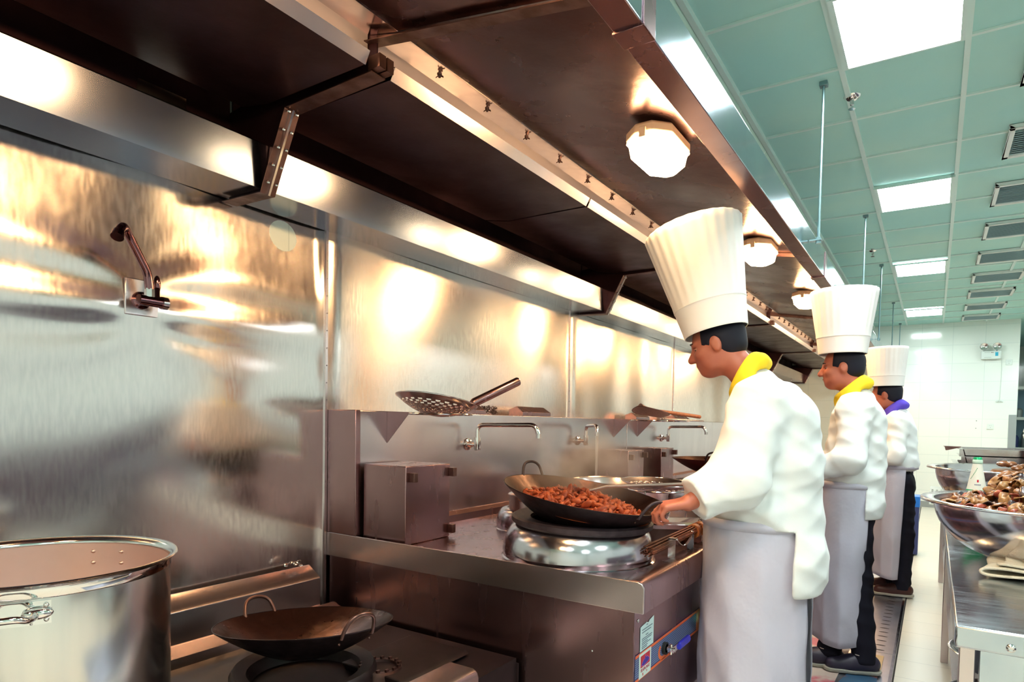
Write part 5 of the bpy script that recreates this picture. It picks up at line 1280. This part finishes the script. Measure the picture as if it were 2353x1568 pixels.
    ring2 = [N_(0.080*math.cos(a)+0.008, 0.084*math.sin(a), -0.040*math.cos(a)-0.026) for a in [2*PI*k/20 for k in range(21)]]
    for k in range(20): S.cap(ring2[k], ring2[k+1], 0.019, 0.019, 0.012)
    S.cap(N_(0.085, 0, -0.045), N_(0.10, 0.02, -0.12), 0.022, 0.012, 0.01); S.cap(N_(0.085, 0, -0.045), N_(0.10, -0.03, -0.11), 0.022, 0.012, 0.01)
    S.cap(N_(0.0, 0.095, -0.05), N_(0.085, 0.05, -0.085), 0.024, 0.022, 0.02); S.cap(N_(0.0, -0.095, -0.05), N_(0.085, -0.05, -0.085), 0.024, 0.022, 0.02); S.cap(N_(-0.075, -0.05, 0.0), N_(-0.075, 0.05, 0.0), 0.03, 0.03, 0.02)
    S.build('neckerchief', P['scarf'], e, 1)
    # ---- jacket
    S = SDF(lo, hi, max(h, 0.007))
    for c_, r_e in P['torso']: S.ell(c_, r_e, None, 0.06)
    for c_, r_e in P['tail']: S.ell(c_, r_e, None, 0.05)
    S.cap(j['shL'], j['shR'], 0.082, 0.082, 0.06)
    S.cap(nb-ncu*0.02, nb+ncu*0.012, 0.085, 0.072, 0.04)
    for s_ in 'LR':
        sh, el, wr = [np.array(j[k+s_], float) for k in ('sh', 'el', 'wr')]
        cu = wr+(el-wr)*0.10
        r0, r1, r2 = P.get('sleeve', (0.088, 0.080, 0.058))
        S.chain([sh, el], [r0, r1], 0.045); S.chain([el, cu], [r1, r2], 0.03)
        S.planecap(cu, wr-el, 0.12)
    S.folds([(a_, b_, c_, d_, e_*0.75) for a_, b_, c_, d_, e_ in P['folds']])
    S.plane((0, 0, P['hem']), (0.0, 0, -1)); S.plane(nb+ncu*0.035, ncu)
    # the front and sides end at the apron waist: only the back tail hangs lower
    Xg, Yg, Zg = S.full(); wz = P['waist']
    cutv = np.minimum(wz-0.028-Zg, P['tailx']-Xg+0*Zg).astype(np.float32); S.V = np.maximum(S.V, cutv)
    S.build('jacket', M_cloth, e, 2)
    # ---- apron: a shell wrapped round front and sides
    ap = P['apron']; N = 96; rows = 26; vs = []
    for i in range(rows+1):
        q = i/rows; z = ap['z1']+(ap['z0']-ap['z1'])*q
        cx = ap['c1'][0]+(ap['c0'][0]-ap['c1'][0])*q; cy = ap['c1'][1]+(ap['c0'][1]-ap['c1'][1])*q
        rx = ap['r1'][0]+(ap['r0'][0]-ap['r1'][0])*q; ry = ap['r1'][1]+(ap['r0'][1]-ap['r1'][1])*q
        for k in range(N+1):
            a = -ap['wrapL']+(ap['wrapL']+ap['wrapR'])*k/N        # 0 = front (-X)
            w = 1+q*(0.036*math.sin(4*a+1+ap['ph'])+0.022*(1-2*abs(math.sin(5.5*a+1.5*q+ap['ph']))))+0.012*(1-2*abs(math.sin(3*a+9*q+ap['ph'])))*min(1, 3*q)+0.010*(1-abs(math.sin(2*a-8*q+2*ap['ph'])))*min(1, 3*q)
            vs.append((cx-rx*w*math.cos(a), cy+ry*w*math.sin(a), z+0.012*math.sin(2*a+ap['ph'])*q))
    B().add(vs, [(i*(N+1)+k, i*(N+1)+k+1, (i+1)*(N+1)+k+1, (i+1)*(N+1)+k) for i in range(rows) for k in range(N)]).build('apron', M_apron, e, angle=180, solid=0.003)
    z = ap['z1']; b = B()
    wp = [(ap['c1'][0]-(ap['r1'][0]+0.004)*math.cos(a), ap['c1'][1]+(ap['r1'][1]+0.004)*math.sin(a)) for a in [2*PI*k/60 for k in range(61)]]
    vs = []
    for (x, y) in wp: vs += [(x, y, z-0.030), (x, y, z+0.006)]
    b.add(vs, [(2*k, 2*k+1, 2*k+3, 2*k+2) for k in range(60)]); b.build('apron_waistband', M_apron, e, solid=0.004)
    # ---- trousers
    S = SDF((X-0.32, Y-0.36, 0.03), (X+0.42, Y+0.36, P['waist']+0.03), 0.009)
    for s_ in 'LR':
        hip, kn, an = [np.array(j[k+s_], float) for k in ('hip', 'kn', 'an')]
        S.chain([hip, kn, an+V3(0, 0, 0.0)], [0.100, 0.078, 0.062], 0.03); S.planecap(an-V3(0, 0, 0.02), (0, 0, -1), 0.14)
    S.plane((0, 0, P['waist']-0.03), (0, 0, 1)); S.folds([(8, 5, 34, 0.5, 0.004), (20, 30, 12, 2.0, 0.003)])
    S.build('trousers', M_trs, e, 2)
    # ---- shoes
    for s_ in 'LR':
        an = np.array(j['an'+s_], float); td = unit(P['toe'+s_]); z0 = an[2]-0.075; c_ = V3(an[0], an[1], z0)
        S = SDF(c_+V3(-0.36, -0.2, -0.01), c_+V3(0.2, 0.2, 0.17), 0.006)
        S.chain([c_+V3(0, 0, 0.05)-td*0.035, c_+V3(0, 0, 0.045)+td*0.06, c_+td*0.15+V3(0, 0, 0.036)], [0.046, 0.044, 0.038], 0.03)
        S.cap(c_+V3(0, 0, 0.06), c_+V3(0, 0, 0.10), 0.046, 0.046, 0.02); S.plane((0, 0, z0+0.010), (0, 0, -1)); S.plane((0, 0, z0+0.115), (0, 0, 1))
        sh_o = S.build('shoe', P['shoe'], e, 2)
        S = SDF(c_+V3(-0.36, -0.2, -0.015), c_+V3(0.2, 0.2, 0.1), 0.005)
        S.chain([c_+V3(0, 0, 0.02)-td*0.04, c_+td*0.06+V3(0, 0, 0.02), c_+td*0.155+V3(0, 0, 0.02)], [0.048, 0.046, 0.042], 0.02); S.plane((0, 0, z0+0.001), (0, 0, -1)); S.plane((0, 0, z0+0.022), (0, 0, 1))
        S.build('sole', M_sole, sh_o, 1)
        if P.get('laces'):
            b = B(); sdv = np.cross(td, (0, 0, 1))
            for k in range(4): q = c_+td*(0.035+0.022*k)+V3(0, 0, 0.088-0.006*k); b.tube([q-sdv*0.022-V3(0, 0, 0.010), q, q+sdv*0.022-V3(0, 0, 0.010)], 0.0032, 6)
            q = c_+td*0.03+V3(0, 0, 0.098)
            for sg in (-1, 1): b.tube([q+sdv*sg*(0.018+0.022*math.sin(t))+td*(0.0+0.020*math.cos(t)*1.0)+V3(0, 0, 0.004) for t in [2*PI*k/10 for k in range(10)]], 0.0026, 5, closed=True)
            b.build('laces', mat('shoe_laces', (0.42, 0.36, 0.34), 0.7), sh_o)
    return e

# nearest chef, bending over the wok
chef(dict(x=1.70, y=2.60, h=0.006, label='nearest person in white jacket, tall hat and yellow neckerchief, bending over the big wok',
    head=(1.490, 2.585, 1.615), up=(-0.30, 0.0, 0.95), face=(-0.88, -0.10, -0.46), hatup=(-0.245, -0.01, 0.97), hat=(0.122, 0.192, 0.425), hatz=0.052, hatf=-0.012,
    j=dict(neck=(1.625, 2.60, 1.475), shL=(1.690, 2.425, 1.385), shR=(1.690, 2.775, 1.385),
           elL=(1.655, 2.310, 1.115), wrL=(1.520, 2.185, 1.030), handL=(1.440, 2.140, 1.015),
           elR=(1.60, 2.86, 1.12), wrR=(1.47, 2.66, 1.045), handR=(1.41, 2.58, 1.035),
           hipL=(1.72, 2.50, 0.90), knL=(1.72, 2.50, 0.50), anL=(1.78, 2.49, 0.083), hipR=(1.72, 2.70, 0.90), knR=(1.71, 2.72, 0.50), anR=(1.74, 2.74, 0.083)),
    torso=[((1.685, 2.60, 0.990), (0.205, 0.238, 0.145)), ((1.705, 2.60, 1.16), (0.190, 0.220, 0.200)), ((1.705, 2.60, 1.325), (0.165, 0.215, 0.140))],
    tail=[((1.785, 2.60, 0.84), (0.125, 0.20, 0.22)), ((1.80, 2.54, 0.76), (0.115, 0.17, 0.16))], hem=0.695, waist=0.955, tailx=1.828,
    folds=[(12, 9, 30, 0.3, 0.0035), (26, -14, 17, 1.9, 0.0028), (-9, 22, -38, 0.9, 0.0025), (7, 5, 12, 2.2, 0.004)], sleeve=(0.100, 0.104, 0.080),
    nL=(0.15, -0.1, 1), sideL=1, curlL=0.85, nR=(0, 0.2, 1), sideR=-1, curlR=0.95, toeL=(-1, -0.1, 0), toeR=(-1, 0.1, 0), shoe=M_shoe, scarf=M_yellow, nkup=0.03,
    apron=dict(z1=0.950, z0=0.24, c1=(1.670, 2.60), r1=(0.205, 0.225), c0=(1.675, 2.60), r0=(0.212, 0.262), wrapL=2.75, wrapR=2.6, ph=0.4)))
# second chef
chef(dict(x=1.86, y=4.0, h=0.0075, label='person in the middle, upright tall white hat and yellow neckerchief, facing the ranges',
    head=(1.782, 3.99, 1.630), up=(-0.07, 0.0, 1.0), face=(-0.96, -0.12, -0.22), hatup=(-0.01, 0, 1), hat=(0.121, 0.172, 0.345), hatz=0.075, hatf=-0.008,
    j=dict(neck=(1.850, 4.0, 1.485), shL=(1.870, 3.83, 1.405), shR=(1.870, 4.17, 1.405), elL=(1.865, 3.735, 1.135), wrL=(1.655, 3.76, 1.055), handL=(1.57, 3.77, 1.04),
           elR=(1.80, 4.28, 1.14), wrR=(1.60, 4.22, 1.07), handR=(1.52, 4.20, 1.05),
           hipL=(1.875, 3.92, 0.90), knL=(1.90, 3.89, 0.50), anL=(1.955, 3.83, 0.083), hipR=(1.87, 4.09, 0.90), knR=(1.84, 4.02, 0.5), anR=(1.79, 3.83, 0.083)),
    torso=[((1.852, 4.0, 1.04), (0.168, 0.216, 0.125)), ((1.865, 4.0, 1.18), (0.155, 0.195, 0.18)), ((1.875, 4.0, 1.34), (0.140, 0.195, 0.125))],
    tail=[((1.905, 4.0, 0.92), (0.105, 0.175, 0.17)), ((1.915, 3.96, 0.86), (0.098, 0.165, 0.12))], hem=0.815, waist=1.005, tailx=1.935,
    folds=[(12, 9, 34, 0.3, 0.003), (24, -14, 19, 1.9, 0.003), (-9, 22, -38, 0.9, 0.0022), (5, 3, 9, 1.2, 0.003)], sleeve=(0.080, 0.076, 0.058),
    nL=(0, -0.3, 1), sideL=1, curlL=0.6, nR=(0, 0.3, 1), sideR=-1, curlR=0.6, toeL=(-0.9, -0.35, 0), toeR=(-0.9, -0.3, 0), shoe=M_shoe, scarf=M_yellow, nkup=0.035, laces=True,
    apron=dict(z1=1.005, z0=0.15, c1=(1.845, 4.0), r1=(0.155, 0.205), c0=(1.835, 3.98), r0=(0.150, 0.235), wrapL=2.35, wrapR=2.3, ph=1.3)))
# third chef, farthest
chef(dict(x=1.97, y=5.85, h=0.009, label='farthest person in white jacket and hat with a blue violet neckerchief',
    head=(1.895, 5.84, 1.560), up=(-0.10, 0.0, 1.0), face=(-0.97, 0.12, -0.22), hatup=(-0.02, 0, 1), hat=(0.119, 0.150, 0.300), hatz=0.068, hatf=-0.008,
    j=dict(neck=(1.965, 5.85, 1.425), shL=(1.985, 5.69, 1.35), shR=(1.985, 6.01, 1.35), elL=(1.985, 5.60, 1.10), wrL=(1.82, 5.62, 1.03), handL=(1.74, 5.63, 1.02),
           elR=(1.93, 6.12, 1.10), wrR=(1.74, 6.06, 1.04), handR=(1.66, 6.04, 1.03),
           hipL=(2.02, 5.79, 0.88), knL=(2.05, 5.80, 0.48), anL=(2.055, 5.77, 0.083), hipR=(2.02, 5.92, 0.88), knR=(2.03, 5.92, 0.48), anR=(1.99, 5.95, 0.083)),
    torso=[((1.985, 5.85, 1.045), (0.155, 0.205, 0.10)), ((1.985, 5.85, 1.16), (0.140, 0.185, 0.15)), ((1.99, 5.85, 1.29), (0.125, 0.185, 0.11))],
    tail=[((2.0, 5.85, 1.0), (0.12, 0.17, 0.08))], hem=0.975, waist=1.02, tailx=1.99,
    folds=[(12, 9, 34, 0.3, 0.003), (24, -14, 19, 1.9, 0.003), (-9, 12, -38, 0.9, 0.0022)], sleeve=(0.074, 0.068, 0.052),
    nL=(0, -0.3, 1), sideL=1, curlL=0.6, nR=(0, 0.3, 1), sideR=-1, curlR=0.6, toeL=(-1, -0.2, 0), toeR=(-1, 0.1, 0), shoe=M_shoeb, scarf=M_blue, nkup=0.035,
    apron=dict(z1=1.02, z0=0.165, c1=(1.985, 5.85), r1=(0.145, 0.195), c0=(1.965, 5.85), r0=(0.130, 0.225), wrapL=2.1, wrapR=2.5, ph=2.1)))
# ladle in the nearest chef's right hand
e = empty('cooking_ladle', (1.26, 2.6, 1.1), 'long steel cooking ladle in the nearest chef right hand, dipping into the wok', 'ladle')
B().tube([(1.50, 2.68, 1.075), (1.40, 2.58, 1.060), (1.12, 2.38, 1.045), (1.06, 2.33, 1.025)], [0.011, 0.009, 0.006, 0.006], 10).build('handle', M_steel, e)
B().lathe([(0.0, -0.028), (0.02, -0.025), (0.038, -0.012), (0.045, 0.004), (0.043, 0.004), (0.036, -0.009), (0, -0.024)], (1.045, 2.31, 1.022), 24, M=frame_from((0.3, 0.4, 0.85), (1, 0, 0))).build('bowl', M_steel, e)

# ------------------------------------------------------------------ steam above the wok
b = B(); b.ball((0, 0, 0), (0.34, 0.32, 0.22), 12)
sm = bpy.data.materials.new('steam'); sm.use_nodes = True; nt = sm.node_tree; nt.nodes.clear()
def nd(t): return nt.nodes.new(t)
ou = nd('ShaderNodeOutputMaterial'); vs_ = nd('ShaderNodeVolumeScatter'); vs_.inputs['Color'].default_value = (0.97, 0.88, 0.86, 1)
tc = nd('ShaderNodeTexCoord'); nz_ = nd('ShaderNodeTexNoise'); nz_.inputs['Scale'].default_value = 7.0; nz_.inputs['Detail'].default_value = 2
mr = nd('ShaderNodeMapRange'); mr.inputs['From Min'].default_value = 0.40; mr.inputs['From Max'].default_value = 0.75; mr.inputs['To Max'].default_value = 8.0
mp_ = nd('ShaderNodeMapping'); mp_.inputs['Scale'].default_value = (1/0.34, 1/0.32, 1/0.22); ln = nd('ShaderNodeVectorMath'); ln.operation = 'LENGTH'
fa = nd('ShaderNodeMapRange'); fa.inputs['From Min'].default_value = 0.98; fa.inputs['From Max'].default_value = 0.1; fa.interpolation_type = 'SMOOTHSTEP'
mu = nd('ShaderNodeMath'); mu.operation = 'MULTIPLY'
K = nt.links.new
K(tc.outputs['Object'], nz_.inputs['Vector']); K(nz_.outputs['Fac'], mr.inputs['Value']); K(tc.outputs['Object'], mp_.inputs['Vector']); K(mp_.outputs[0], ln.inputs[0])
K(ln.outputs['Value'], fa.inputs['Value']); K(fa.outputs['Result'], mu.inputs[0]); K(mr.outputs['Result'], mu.inputs[1]); K(mu.outputs[0], vs_.inputs['Density']); K(vs_.outputs[0], ou.inputs['Volume'])
tag(b.build('steam', sm, loc=(1.04, 2.33, 1.12)), 'faint steam rising from the stir fry in the nearest wok', 'steam', kind='stuff')
